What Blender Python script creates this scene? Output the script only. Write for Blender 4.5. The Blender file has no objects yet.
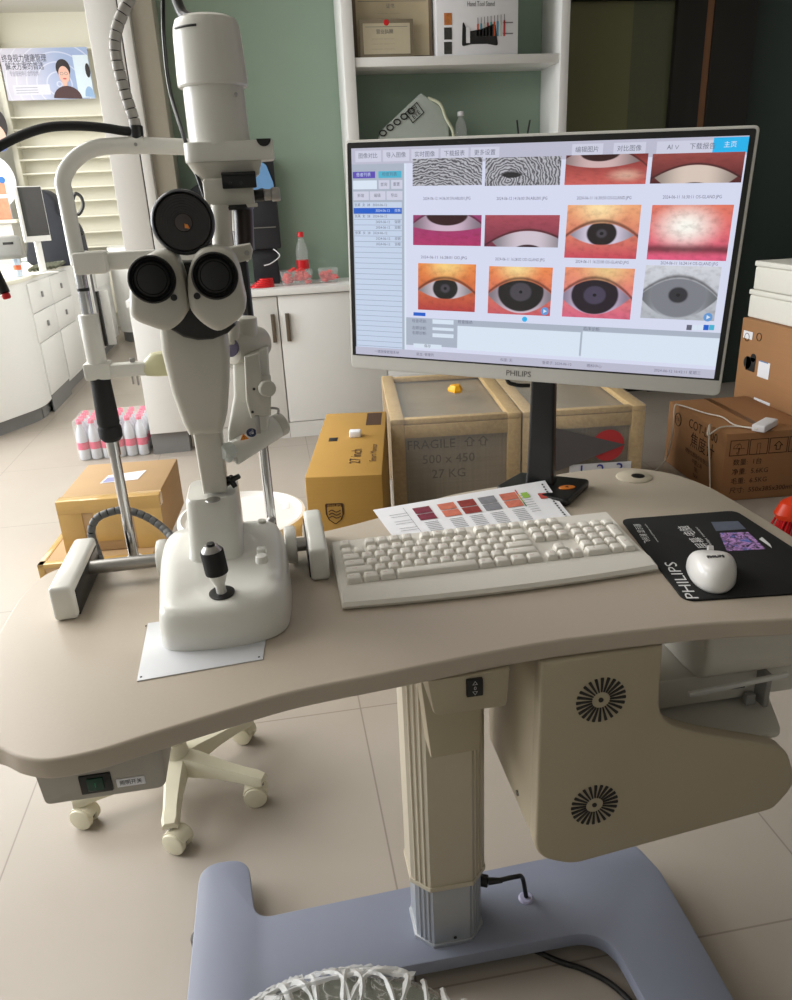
import bpy, bmesh, math, random
from math import sin, cos, pi, radians, atan2, sqrt
from mathutils import Matrix, Vector
random.seed(7)
S = bpy.context.scene
COL = S.collection
V = Vector

# ------------------------------------------------------------ camera, world, lights, exposure
CAM_H = 1.28
CM = Matrix(((0.9850, 0.1020, -0.1390), (-0.1670, 0.3620, -0.9170), (-0.0430, 0.9270, 0.3730)))
def _cam_basis():
    f, vx, vy = 765.0, 485.0, 2400.0
    n = V((vx - 396, -(vy - 500), -f)).normalized(); up = -n
    fw = V((0, 0, -1)); fw = (fw - fw.dot(up) * up).normalized(); rt = fw.cross(up)
    R = Matrix((rt, fw, up)); a = radians(8.6)
    return Matrix(((cos(a), sin(a), 0), (-sin(a), cos(a), 0), (0, 0, 1))) @ R
CM = _cam_basis()
cd = bpy.data.cameras.new('camera'); cam = bpy.data.objects.new('camera', cd); COL.objects.link(cam)
cd.sensor_fit = 'VERTICAL'; cd.sensor_height = 24.0; cd.lens = 24.0 * 765 / 1000; cd.clip_start = 0.02; cd.clip_end = 60
cam.matrix_world = Matrix.Translation((0, 0, CAM_H)) @ CM.to_4x4()
S.camera = cam
# points of the place, read off sight lines at a known height / depth
def _d(px, py): return CM @ V(((px - 396) / 765.0, -(py - 500) / 765.0, -1))
def zat(px, py, z): d = _d(px, py); return V((0, 0, CAM_H)) + d * ((z - CAM_H) / d.z)
def yat(px, py, y): d = _d(px, py); return V((0, 0, CAM_H)) + d * (y / d.y)
def xat(px, py, x): d = _d(px, py); return V((0, 0, CAM_H)) + d * (x / d.x)

w = bpy.data.worlds.new('world'); S.world = w; w.use_nodes = True
w.node_tree.nodes['Background'].inputs[0].default_value = (0.97, 0.98, 1.0, 1)
w.node_tree.nodes['Background'].inputs[1].default_value = 0.6
def area(name, loc, target, sx, sy, power, col=(1, 1, 1)):
    l = bpy.data.lights.new(name, 'AREA'); l.shape = 'RECTANGLE'; l.size = sx; l.size_y = sy; l.energy = power; l.color = col
    o = bpy.data.objects.new(name, l); COL.objects.link(o); o.location = loc
    o.rotation_euler = (V(target) - V(loc)).to_track_quat('-Z', 'Y').to_euler(); return o
area('daylight_shopfront_windows', (-4.4, 3.4, 2.1), (0.2, 1.8, 0.7), 4.5, 2.4, 262, (0.96, 0.985, 1.0))
area('far_area_fill', (-2.6, 6.2, 2.75), (-1.6, 6.4, 0.2), 3.2, 3.2, 150, (1.0, 0.99, 0.95))  # unseen overhead lamp added to brighten the far left area
area('ceiling_panel_light', (-1.5, 2.0, 2.75), (-1.3, 2.0, 0), 1.6, 1.2, 34, (1.0, 0.98, 0.95))
S.view_settings.view_transform = 'Standard'; S.view_settings.look = 'None'
S.view_settings.exposure = 0.28; S.view_settings.gamma = 1.0; S.view_settings.use_curve_mapping = False

# ------------------------------------------------------------ materials
def lin(c):
    r = []
    for v in c[:3]:
        v = v / 255.0; r.append(v / 12.92 if v <= 0.04045 else ((v + 0.055) / 1.055) ** 2.4)
    return (r[0], r[1], r[2], 1)
MATS = {}
def mat(name, rgb, rough=0.5, metal=0.0, noise=0.04, scale=40, bump=0.0, coat=0.0, alpha=1.0, trans=0.0, emit=0.0, sheen=0.0):
    if name in MATS: return MATS[name]
    m = bpy.data.materials.new(name); m.use_nodes = True; MATS[name] = m
    nt = m.node_tree; b = nt.nodes['Principled BSDF']; L = lin(rgb)
    b.inputs['Roughness'].default_value = rough; b.inputs['Metallic'].default_value = metal
    b.inputs['Coat Weight'].default_value = coat; b.inputs['Alpha'].default_value = alpha
    b.inputs['Transmission Weight'].default_value = trans; b.inputs['Sheen Weight'].default_value = sheen
    if emit: b.inputs['Emission Color'].default_value = L; b.inputs['Emission Strength'].default_value = emit
    tc = nt.nodes.new('ShaderNodeTexCoord'); nz = nt.nodes.new('ShaderNodeTexNoise'); nz.inputs['Scale'].default_value = scale
    nz.inputs['Detail'].default_value = 4
    nt.links.new(tc.outputs['Object'], nz.inputs['Vector'])
    mx = nt.nodes.new('ShaderNodeMix'); mx.data_type = 'RGBA'
    mx.inputs[6].default_value = tuple(max(0, c * (1 - noise)) for c in L[:3]) + (1,)
    mx.inputs[7].default_value = tuple(min(1, c * (1 + noise)) for c in L[:3]) + (1,)
    nt.links.new(nz.outputs['Fac'], mx.inputs[0]); nt.links.new(mx.outputs[2], b.inputs['Base Color'])
    if bump:
        bp = nt.nodes.new('ShaderNodeBump'); bp.inputs['Strength'].default_value = bump; bp.inputs['Distance'].default_value = 0.002
        nt.links.new(nz.outputs['Fac'], bp.inputs['Height']); nt.links.new(bp.outputs[0], b.inputs['Normal'])
    return m
M_DEV = mat('device_white_enamel', (224, 223, 216), 0.3, coat=0.25, noise=0.015)
M_DEV2 = mat('device_warm_enamel', (204, 201, 190), 0.38, coat=0.15, noise=0.015)
M_BLK = mat('black_plastic', (18, 18, 19), 0.35)
M_BLKM = mat('matt_black_rubber', (24, 24, 25), 0.75)
M_CHR = mat('chrome', (190, 190, 190), 0.18, 1.0, noise=0.02)
M_STL = mat('brushed_steel', (170, 168, 165), 0.35, 1.0, noise=0.08)
M_DESK = mat('tabletop_laminate', (184, 172, 156), 0.42, noise=0.03, scale=300)
M_DESKE = mat('table_edge', (188, 178, 158), 0.45, noise=0.02)
M_FRM = mat('cream_metal', (176, 164, 140), 0.42, noise=0.02)
M_ALU = mat('cream_extrusion', (196, 186, 166), 0.38, 0.0, noise=0.02)
M_SILV = mat('silver_extrusion', (176, 180, 186), 0.35, 0.5, noise=0.02)
M_BASE = mat('blue_grey_metal', (132, 137, 154), 0.4, noise=0.02)
M_WHT = mat('white_laminate', (232, 232, 230), 0.4, noise=0.01)
M_WHT2 = mat('off_white_laminate', (226, 223, 208), 0.5, noise=0.01)
M_GRYL = mat('light_grey_panel', (206, 204, 200), 0.55, noise=0.02)
M_TOE = mat('grey_plinth', (126, 126, 126), 0.5)
M_KEY = mat('keyboard_white', (222, 218, 208), 0.45, noise=0.01)
M_LEG = mat('key_legend', (196, 150, 150), 0.6)
M_PAPER = mat('paper_white', (232, 232, 236), 0.8, noise=0.01)
M_INK = mat('black_ink', (30, 28, 28), 0.7)
M_GINK = mat('grey_ink', (110, 110, 116), 0.7)
M_WOOD = mat('pale_pine', (196, 164, 108), 0.75, noise=0.22, scale=18, bump=0.3)
M_RED = mat('red_plastic', (214, 30, 36), 0.35)
M_CREAM = mat('cream_nylon', (226, 220, 196), 0.4, noise=0.015)
M_GLS = mat('clear_plastic', (235, 240, 240), 0.08, alpha=0.22)
M_FILM = mat('clear_film', (240, 242, 240), 0.15, alpha=0.16)
M_YEL = mat('yellow_plastic', (240, 172, 20), 0.5)
M_PINK = mat('pink_label', (232, 96, 130), 0.5)
M_ORG = mat('orange_mark', (236, 140, 30), 0.5)

def set_in(nt, sock, v):
    if isinstance(v, (int, float)): sock.default_value = v
    elif isinstance(v, tuple): sock.default_value = v
    else: nt.links.new(v, sock)
class NB:      # tiny node builder
    def __init__(s, nt): s.nt = nt
    def m(s, op, a, b=0.0, c=0.0):
        n = s.nt.nodes.new('ShaderNodeMath'); n.operation = op
        set_in(s.nt, n.inputs[0], a); set_in(s.nt, n.inputs[1], b); set_in(s.nt, n.inputs[2], c); return n.outputs[0]
    def ss(s, v, lo, hi):
        n = s.nt.nodes.new('ShaderNodeMapRange'); n.interpolation_type = 'SMOOTHSTEP'
        set_in(s.nt, n.inputs[0], v); n.inputs[1].default_value = lo; n.inputs[2].default_value = hi
        return n.outputs[0]
    def mix(s, f, a, b):
        n = s.nt.nodes.new('ShaderNodeMix'); n.data_type = 'RGBA'
        set_in(s.nt, n.inputs[0], f); set_in(s.nt, n.inputs[6], a); set_in(s.nt, n.inputs[7], b); return n.outputs[2]
    def noise(s, vec, scale, detail=3, dist=0.0):
        n = s.nt.nodes.new('ShaderNodeTexNoise'); n.inputs['Scale'].default_value = scale; n.inputs['Detail'].default_value = detail
        n.inputs['Distortion'].default_value = dist
        s.nt.links.new(vec, n.inputs['Vector']); return n.outputs['Fac']
def new_nt(name):
    m = bpy.data.materials.new(name); m.use_nodes = True; MATS[name] = m; return m, m.node_tree, m.node_tree.nodes['Principled BSDF']

def floor_mat():
    m, nt, b = new_nt('pale_floor_tiles'); n = NB(nt)
    tc = nt.nodes.new('ShaderNodeTexCoord'); sp = nt.nodes.new('ShaderNodeSeparateXYZ'); nt.links.new(tc.outputs['Object'], sp.inputs[0])
    def line(o, off):
        t = n.m('FRACT', n.m('DIVIDE', n.m('ADD', o, 40 * 0.8 - off), 0.8)); d = n.m('ABSOLUTE', n.m('SUBTRACT', t, 0.5))
        return n.ss(d, 0.4968, 0.4988)
    g = n.m('MAXIMUM', line(sp.outputs[0], -0.566), line(sp.outputs[1], 1.247))
    c = n.mix(n.noise(tc.outputs['Object'], 2.2, 5), lin((162, 151, 139)), lin((182, 174, 164)))
    c2 = n.mix(n.m('MULTIPLY', g, .6), c, lin((110, 100, 92)))
    nt.links.new(c2, b.inputs['Base Color']); b.inputs['Roughness'].default_value = 0.32
    return m
M_FLOOR = floor_mat()

def card_mat(name, rgb, stripes=True):
    m, nt, b = new_nt(name); n = NB(nt)
    tc = nt.nodes.new('ShaderNodeTexCoord'); L = lin(rgb)
    mp = nt.nodes.new('ShaderNodeMapping'); mp.inputs['Scale'].default_value = (1, 1, 60); nt.links.new(tc.outputs['Object'], mp.inputs[0])
    f = n.noise(mp.outputs[0], 3, 3); f2 = n.noise(tc.outputs['Object'], 7, 4)
    c = n.mix(n.m('MULTIPLY', n.m('ADD', f, f2), 0.5), tuple(x * 0.86 for x in L[:3]) + (1,), tuple(min(1, x * 1.12) for x in L[:3]) + (1,))
    nt.links.new(c, b.inputs['Base Color']); b.inputs['Roughness'].default_value = 0.78
    return m
M_CARD = card_mat('brown_cardboard', (178, 146, 106)); M_CARDY = card_mat('golden_cardboard', (182, 140, 66))
M_CARDD = card_mat('dull_cardboard', (160, 116, 76))
M_TAPE = mat('glossy_packing_tape', (196, 160, 98), 0.12, noise=0.12, scale=12, bump=0.5)

def wood_mat():
    m, nt, b = new_nt('crate_pine'); n = NB(nt)
    tc = nt.nodes.new('ShaderNodeTexCoord'); mp = nt.nodes.new('ShaderNodeMapping'); mp.inputs['Scale'].default_value = (5, 5, 5)
    nt.links.new(tc.outputs['Object'], mp.inputs[0])
    f = n.noise(mp.outputs[0], 4.0, 6, 2.5); f2 = n.noise(tc.outputs['Object'], 90, 3)
    c = n.mix(n.m('MULTIPLY', n.m('ADD', f, f2), 0.55), lin((150, 112, 62)), lin((222, 192, 132)))
    nt.links.new(c, b.inputs['Base Color']); b.inputs['Roughness'].default_value = 0.75; return m
M_CRATE = wood_mat()
def ply_mat():
    m, nt, b = new_nt('film_wrapped_panel'); n = NB(nt)
    tc = nt.nodes.new('ShaderNodeTexCoord'); mp = nt.nodes.new('ShaderNodeMapping'); mp.inputs['Scale'].default_value = (2, 2, 90)
    nt.links.new(tc.outputs['Object'], mp.inputs[0]); mp2 = nt.nodes.new('ShaderNodeMapping'); mp2.inputs['Scale'].default_value = (90, 90, 1)
    nt.links.new(tc.outputs['Object'], mp2.inputs[0])
    f = n.noise(mp.outputs[0], 2, 3); f2 = n.noise(mp2.outputs[0], 2, 3)
    c = n.mix(n.m('MULTIPLY', n.m('ADD', f, f2), 0.5), lin((112, 94, 70)), lin((176, 160, 136)))
    nt.links.new(c, b.inputs['Base Color']); b.inputs['Roughness'].default_value = 0.4; return m
M_PLY = ply_mat()

# ------------------------------------------------------------ mesh helpers
class MB:
    def __init__(s): s.bm = bmesh.new(); s.uv = s.bm.loops.layers.uv.new('UVMap'); s.mats = []
    def mi(s, m):
        if m not in s.mats: s.mats.append(m)
        return s.mats.index(m)
    def _merge(s, b, m, M=None):
        i = s.mi(m)
        if M is not None: b.transform(M)
        bmesh.ops.recalc_face_normals(b, faces=b.faces[:])
        for f in b.faces: f.material_index = i
        me = bpy.data.meshes.new('tmp'); b.to_mesh(me); b.free(); s.bm.from_mesh(me); bpy.data.meshes.remove(me); return s
    def box(s, a, b_, m, bev=0.0, seg=2, M=None):
        b = bmesh.new(); bmesh.ops.create_cube(b, size=1)
        a = V(a); b_ = V(b_); lo = V([min(a[i], b_[i]) for i in range(3)]); hi = V([max(a[i], b_[i]) for i in range(3)])
        sz = hi - lo
        for v in b.verts: v.co = V([(v.co[i] + .5) * sz[i] + lo[i] for i in range(3)])
        bev = min(bev, min(sz) * 0.49)
        if bev > 0: bmesh.ops.bevel(b, geom=b.edges[:], offset=bev, segments=seg, profile=0.5, affect='EDGES')
        return s._merge(b, m, M)
    def lathe(s, prof, o, axis, m, n=32, M=None, flute=None, squash=None):
        b = bmesh.new(); rings = []
        for k, (r, z) in enumerate(prof):
            if r < 1e-6: rings.append([b.verts.new((0, 0, z))])
            else: rings.append([b.verts.new((r * cos(2 * pi * i / n) * (1 - (flute(i, n, z) if flute else 0)), r * sin(2 * pi * i / n) * (1 - (flute(i, n, z) if flute else 0)), z)) for i in range(n)])
        for a, c in zip(rings, rings[1:]):
            for i in range(n):
                j = (i + 1) % n
                if len(a) == 1 and len(c) == 1: continue
                if len(a) == 1: b.faces.new((a[0], c[i], c[j]))
                elif len(c) == 1: b.faces.new((a[i], a[j], c[0]))
                else: b.faces.new((a[i], a[j], c[j], c[i]))
        for r_ in (rings[0], rings[-1]):
            if len(r_) > 1: b.faces.new(r_)
        T = Matrix.Translation(o) @ V(axis).to_track_quat('Z', 'Y').to_matrix().to_4x4()
        if squash: T = T @ Matrix.Diagonal((squash[0], squash[1], 1, 1))
        return s._merge(b, m, T if M is None else M @ T)
    def cyl(s, p0, p1, r0, m, r1=None, n=24, bev=0.0, M=None):
        p0 = V(p0); p1 = V(p1); r1 = r0 if r1 is None else r1; L = (p1 - p0).length
        e = min(bev, r0 * .5, r1 * .5, L * .45)
        pr = [(r0 - e, 0), (r0 - e * .3, e * .3), (r0, e), (r1, L - e), (r1 - e * .3, L - e * .3), (r1 - e, L)] if e > 0 else [(r0, 0), (r1, L)]
        return s.lathe([(0, 0)] + pr + [(0, L)], p0, p1 - p0, m, n, M)
    def tube(s, pts, r, m, n=12, sub=8, M=None, cap=True):
        P = smooth_path(pts, sub) if sub else [V(p) for p in pts]
        rr = r if callable(r) else (lambda t: r)
        b = bmesh.new(); rings = []; up = V((0, 0, 1)); prev = None
        for k, p in enumerate(P):
            t = (P[min(k + 1, len(P) - 1)] - P[max(k - 1, 0)]).normalized()
            if prev is None: nn = t.orthogonal().normalized()
            else: nn = (prev - prev.dot(t) * t).normalized()
            prev = nn; bb = t.cross(nn); q = rr(k / (len(P) - 1))
            rings.append([b.verts.new(p + (nn * cos(2 * pi * i / n) + bb * sin(2 * pi * i / n)) * q) for i in range(n)])
        for a, c in zip(rings, rings[1:]):
            for i in range(n): b.faces.new((a[i], a[(i + 1) % n], c[(i + 1) % n], c[i]))
        if cap: b.faces.new(rings[0]); b.faces.new(rings[-1])
        return s._merge(b, m, M)
    def prism(s, pts, plane, d0, d1, m, bev=0.0, seg=2, M=None):
        # outline in plane 'xy','xz','yz', extruded along the third axis from d0 to d1
        b = bmesh.new()
        def mk(p, d):
            return {'xy': (p[0], p[1], d), 'xz': (p[0], d, p[1]), 'yz': (d, p[0], p[1])}[plane]
        v = [b.verts.new(mk(p, d0)) for p in pts]; f = b.faces.new(v)
        r = bmesh.ops.extrude_face_region(b, geom=[f]); nv = [x for x in r['geom'] if isinstance(x, bmesh.types.BMVert)]
        dv = V(mk((0, 0), d1)) - V(mk((0, 0), d0)); bmesh.ops.translate(b, verts=nv, vec=dv)
        if bev > 0:
            b.normal_update(); caps = [f for f in b.faces if len(f.verts) == len(pts)] if len(pts) != 4 else None
            es = []
            for e in b.edges:
                a_, c_ = [x.co for x in e.verts]; k = {'xy': 2, 'xz': 1, 'yz': 0}[plane]
                if abs(a_[k] - c_[k]) < 1e-9: es.append(e)
            bmesh.ops.bevel(b, geom=es, offset=bev, segments=seg, profile=0.5, affect='EDGES', clamp_overlap=True)
        return s._merge(b, m, M)
    def loft(s, rings, m, M=None, cap=True):
        b = bmesh.new(); R = [[b.verts.new(p) for p in r] for r in rings]; n = len(R[0])
        for a, c in zip(R, R[1:]):
            for i in range(n): b.faces.new((a[i], a[(i + 1) % n], c[(i + 1) % n], c[i]))
        if cap: b.faces.new(R[0]); b.faces.new(R[-1])
        return s._merge(b, m, M)
    def sphere(s, c, r, m, sc=(1, 1, 1), u=20, v=12, M=None):
        b = bmesh.new(); bmesh.ops.create_uvsphere(b, u_segments=u, v_segments=v, radius=r)
        T = Matrix.Translation(c) @ Matrix.Diagonal((*sc, 1)); return s._merge(b, m, T if M is None else M @ T)
    def quad(s, p, m, M=None):      # four corners: ll, lr, ur, ul, with uv
        i = s.mi(m); v = [s.bm.verts.new((M @ V(q)) if M else V(q)) for q in p]; f = s.bm.faces.new(v); f.material_index = i
        for l, uv in zip(f.loops, ((0, 0), (1, 0), (1, 1), (0, 1))): l[s.uv].uv = uv
        return s
    def text(s, body, size, m, M, align='CENTER', depth=0.0, width=None):
        me = text_mesh(body, align, depth); b = bmesh.new(); b.from_mesh(me)
        sx = size
        if width:
            xs = [v.co.x for v in b.verts]; wd = (max(xs) - min(xs)) if xs else 1; sx = width / wd if wd else size
        b.transform(M @ Matrix.Diagonal((sx, size, size, 1))); i = s.mi(m)
        for f in b.faces: f.material_index = i
        t = bpy.data.meshes.new('tmp'); b.to_mesh(t); b.free(); s.bm.from_mesh(t); bpy.data.meshes.remove(t); return s
_tc = {}
def text_mesh(body, align='CENTER', depth=0.0):
    k = (body, align, depth)
    if k in _tc: return _tc[k]
    c = bpy.data.curves.new('t', 'FONT'); c.body = body; c.align_x = align; c.align_y = 'CENTER'; c.size = 1; c.extrude = depth; c.resolution_u = 2
    o = bpy.data.objects.new('t', c); COL.objects.link(o); bpy.context.view_layer.update()
    me = bpy.data.meshes.new_from_object(o.evaluated_get(bpy.context.evaluated_depsgraph_get()))
    bpy.data.objects.remove(o); bpy.data.curves.remove(c); _tc[k] = me; return me
def smooth_path(pts, sub=8):
    P = [V(p) for p in pts]
    if len(P) < 3: return P
    out = []
    for i in range(len(P) - 1):
        a = P[max(i - 1, 0)]; b = P[i]; c = P[i + 1]; d = P[min(i + 2, len(P) - 1)]
        for k in range(sub):
            t = k / sub
            out.append(0.5 * ((2 * b) + (c - a) * t + (2 * a - 5 * b + 4 * c - d) * t * t + (3 * b - a - 3 * c + d) * t ** 3))
    out.append(P[-1]); return out
def smooth2(pts, sub=6, closed=True):
    P = [V((p[0], p[1], 0)) for p in pts]; n = len(P); out = []
    for i in range(n):
        a, b, c, d = P[(i - 1) % n], P[i], P[(i + 1) % n], P[(i + 2) % n]
        for k in range(sub):
            t = k / sub
            q = 0.5 * ((2 * b) + (c - a) * t + (2 * a - 5 * b + 4 * c - d) * t * t + (3 * b - a - 3 * c + d) * t ** 3)
            out.append((q.x, q.y))
    return out
def roundpoly(pts, seg=6):      # pts: (x, y, radius)
    out = []; n = len(pts)
    for i in range(n):
        p = V(pts[i][:2]); a = V(pts[i - 1][:2]); c = V(pts[(i + 1) % n][:2]); r = pts[i][2]
        if r <= 0: out.append(tuple(p)); continue
        u = (a - p).normalized(); v = (c - p).normalized(); ang = u.angle(v); d = min(r / math.tan(ang / 2), (a - p).length * .49, (c - p).length * .49)
        s0 = p + u * d; s1 = p + v * d
        for k in range(seg + 1):
            t = k / seg; q = s0 * (1 - t) ** 2 + p * 2 * t * (1 - t) + s1 * t * t; out.append(tuple(q))
    return out
WO = {}
def thing(name, loc, label, cat, group=None):
    o = bpy.data.objects.new(name, None); o.empty_display_size = 0.05; COL.objects.link(o); o.location = loc; WO[o.name] = V(loc)
    o['label'] = label; o['category'] = cat
    if group: o['group'] = group
    return o
def put(name, mb, parent=None, label=None, cat=None, group=None, kind=None, smooth=35):
    me = bpy.data.meshes.new(name); bm = mb.bm
    cs = [v.co for v in bm.verts]
    lo = V([min(c[i] for c in cs) for i in range(3)]); hi = V([max(c[i] for c in cs) for i in range(3)])
    og = V(((lo.x + hi.x) / 2, (lo.y + hi.y) / 2, lo.z)); bmesh.ops.translate(bm, verts=bm.verts[:], vec=-og)
    bm.to_mesh(me); bm.free()
    for m in mb.mats: me.materials.append(m)
    if smooth:
        me.shade_smooth(); me.set_sharp_from_angle(angle=radians(smooth))
    o = bpy.data.objects.new(name, me); COL.objects.link(o); WO[o.name] = og
    if parent: o.parent = parent; o.location = og - WO[parent.name]
    else: o.location = og
    if label: o['label'] = label
    if cat: o['category'] = cat
    if group: o['group'] = group
    if kind: o['kind'] = kind
    return o
def struct(name, mb, smooth=35): return put(name, mb, kind='structure', smooth=smooth)
def copy_tree(o, delta=None, label=None, parent=None):
    c = o.copy(); COL.objects.link(c); WO[c.name] = WO[o.name] + (V(delta) if delta is not None else V())
    if parent: c.parent = parent
    if delta is not None and parent is None: c.location = o.location + V(delta)
    if label: c['label'] = label
    for ch in [x for x in bpy.data.objects if x.parent == o]: copy_tree(ch, None, None, c)
    return c
def frame(o, right, up):     # 4x4 with x along right, y along up, origin o
    r = V(right).normalized(); u = V(up); u = (u - u.dot(r) * r).normalized(); n = r.cross(u)
    M = Matrix((r, u, n)).transposed().to_4x4(); M.translation = V(o); return M

# ------------------------------------------------------------ room shell
b = MB(); b.box((-6, -1.5, -0.05), (4.2, 12, 0), M_FLOOR); struct('floor', b)
M_GREEN = mat('sage_green_paint', (140, 160, 144), 0.7, noise=0.03, scale=6)
M_DTEAL = mat('dark_green_paint', (58, 70, 66), 0.7, noise=0.04, scale=6)
b = MB(); b.box((-0.5, 4.62, 0), (1.70, 4.74, 3.0), M_GREEN); struct('wall_back', b)
b = MB(); b.box((2.86, 4.62, 0), (4.2, 4.74, 3.0), M_DTEAL); b.box((1.70, 4.62, 2.2), (2.86, 4.74, 3.0), M_DTEAL); struct('wall_right', b)
# glazed door with dark frame
M_FRAME = mat('dark_door_frame', (30, 27, 24), 0.35); M_COP = mat('copper_strip', (150, 108, 78), 0.4, 0.3)
M_OLIV = mat('olive_frosted_glass', (112, 112, 76), 0.3, noise=0.05, scale=3); M_OLIV2 = mat('olive_glass_side', (90, 94, 70), 0.3, noise=0.05, scale=3)
b = MB()
b.box((2.38, 4.56, 0), (2.555, 4.64, 2.2), M_FRAME, 0.004); b.box((2.60, 4.56, 0), (2.86, 4.64, 2.2), M_FRAME, 0.004)
b.box((2.555, 4.575, 0), (2.60, 4.63, 2.2), M_COP); b.box((1.70, 4.56, 2.19), (2.86, 4.64, 2.26), M_FRAME, 0.004)
dr = struct('door_1', b)
b = MB(); b.box((1.70, 4.60, 0.05), (2.14, 4.625, 2.19), M_OLIV); b.box((2.14, 4.60, 0.05), (2.38, 4.625, 2.19), M_OLIV2); put('glass_panel', b, dr)
b = MB(); b.box((1.70, 4.605, 0), (2.38, 4.63, 0.05), M_FRAME); put('bottom_rail', b, dr)
b = MB(); b.box((-6, 9.2, 0), (4.2, 9.3, 3.0), mat('far_white_wall', (236, 234, 222), 0.7)); struct('wall_far', b)
b = MB(); b.box((-0.5, 4.74, 0), (-0.42, 9.2, 3.0), M_GRYL); struct('wall_middle', b)
M_ROOM = mat('warm_grey_paint', (150, 149, 144), 0.8)
b = MB(); b.box((-6, -1.6, 0), (4.2, -1.5, 3.0), M_ROOM); struct('wall_front', b)
b = MB(); b.box((4.2, -1.6, 0), (4.3, 9.3, 3.0), M_ROOM); struct('wall_side', b)
b = MB(); b.box((-6, -1.6, 3.0), (4.3, 9.3, 3.1), mat('ceiling_white', (214, 212, 206), .8)); struct('ceiling', b)
# end panel / pier standing on the low cabinet
b = MB(); b.box((-0.700, 4.33, 0.835), (-0.555, 4.62, 2.9), M_GRYL, 0.003); b.box((-0.549, 4.33, 0.835), (-0.505, 4.62, 2.9), M_GRYL, 0.003)
b.box((-0.556, 4.34, 0.86), (-0.548, 4.6, 2.9), mat('shadow_gap', (70, 70, 70), 0.8)); b.box((-0.505, 4.40, 0.86), (-0.40, 4.62, 2.9), mat('beige_wall_end', (176, 170, 156), 0.7), 0.003)
struct('trim_1', b)

# ------------------------------------------------------------ instrument table
T = 0.75
tbl = thing('instrument_table', (0.2, 1.0, 0), 'kidney-shaped beige instrument table on a motorised column with blue-grey foot', 'table')
front = [(-0.404, 0.86), (-0.392, 0.79), (-0.365, 0.745)] + [tuple(zat(px, py, T)[:2]) for px, py in ((0, 748), (20, 757), (50, 760), (100, 750), (151, 734), (242, 706), (300, 690), (390, 672), (470, 656), (541, 643), (600, 635), (660, 628), (720, 622.5), (792, 618.5))] + [(.70, .762), (.745, .79), (.770, .845)]
right = [(0.777, 0.92), (0.778, 1.043), (0.775, 1.15), (0.768, 1.22), (0.745, 1.285), (0.705, 1.33), (0.656, 1.354)]
back = [(0.58, 1.358), (0.50, 1.345), (0.431, 1.325), (0.36, 1.315), (0.288, 1.298), (0.21, 1.26), (0.145, 1.228), (0.044, 1.195), (-0.05, 1.182), (-0.15, 1.18), (-0.25, 1.182), (-0.33, 1.178), (-0.369, 1.165), (-0.392, 1.135), (-0.405, 1.07), (-0.405, 0.95)]
out = smooth2(front + right + back, 4)
b = MB(); b.prism(out, 'xy', T - 0.026, T, M_DESK, 0.004, 3); put('tabletop', b, tbl)
b = MB(); hc = zat(634, 477, T)
b.lathe([(0.0, 0), (0.034, 0), (0.034, .001), (0.031, .003), (0.0, .003)], (hc.x, hc.y, T), (0, 0, 1), M_DESKE, 32)
b.lathe([(0.0, 0), (0.0125, 0), (0.0125, .0006), (0, .0006)], (hc.x + .006, hc.y - .004, T + .003), (0, 0, 1), M_BLK, 20); put('cable_grommet', b, tbl)
# fan cabinet
fo = roundpoly([(0.293, 0.722, 0), (0.293, 0.395, 0.06), (0.35, 0.368, 0.06), (0.66, 0.408, 0.02), (0.693, 0.45, 0.06), (0.665, 0.52, 0.05), (0.53, 0.568, 0.05), (0.462, 0.60, 0.06), (0.458, 0.722, 0)], 6)
b = MB(); b.prism(fo, 'xz', 0.78, 0.806, M_FRM, 0.005, 3); b.prism(roundpoly([(0.2935, 0.722, 0), (0.2935, 0.40, 0.05), (0.35, 0.385, 0.05), (0.454, 0.40, 0.03), (0.454, 0.722, 0)], 5), 'xz', .80, 1.02, M_FRM, .004)
for zz in (0.70, 0.44): b.lathe([(0, 0), (.0045, 0), (.004, .002), (0, .002)], (0.293, 0.86, zz), (-1, 0, 0), M_STL, 14)
fc = put('equipment_cabinet', b, tbl)
for (px, py) in ((601, 700), (594.5, 805)):
    c = yat(px, py, 0.7795); b = MB()
    for k in range(24):
        a = 2 * pi * k / 24; R = Matrix.Translation(c) @ Matrix.Rotation(a, 4, 'Y')
        b.prism(roundpoly([(0.0125, -0.0009, 0), (0.0345, -0.0022, .001), (0.0345, 0.0022, .001), (0.0125, 0.0009, 0)], 3), 'xz', -0.0008, 0.001, M_BLK, M=R)
    b.lathe([(0, 0), (.0035, 0), (.0035, .0012), (0, .0012)], c + V((0, .0005, 0)), (0, -1, 0), M_BLK, 14)
    put('fan_vent', b, fc, 'black radial fan vent slots')
# control box with up/down buttons
b = MB(); b.prism(roundpoly([(0.145, 0.723, 0), (0.152, 0.668, .012), (0.247, 0.668, .006), (0.251, 0.723, 0)]), 'xz', 0.773, 0.98, M_FRM, 0.004, 2)
b.lathe([(0, 0), (.003, 0), (.003, .001), (0, .001)], (0.1445, 0.80, 0.71), (-1, 0, 0), M_BLK, 10)
cb = put('control_box', b, tbl)
c = yat(474.5, 687, 0.771); b = MB(); b.box(c + V((-.0105, -.003, -.0125)), c + V((.0105, .003, .0125)), M_BLK, 0.0012)
for k, ch in enumerate('ᐃ0ᐁ'):
    b.text(('△', '0', '▽')[k], .0075, mat('pale_print', (196, 196, 196), .6), frame(c + V((0, -.0033, .0075 - .0075 * k)), (1, 0, 0), (0, 0, 1)))
put('height_buttons', b, cb, 'black rocker with white up and down marks')
b = MB(); b.prism(roundpoly([(0.154, 0.67, 0), (0.168, 0.505, 0.004), (0.243, 0.508, 0.004), (0.247, 0.67, 0)]), 'xz', 0.885, 0.97, M_FRM, 0.004); put('column_collar', b, tbl)
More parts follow.
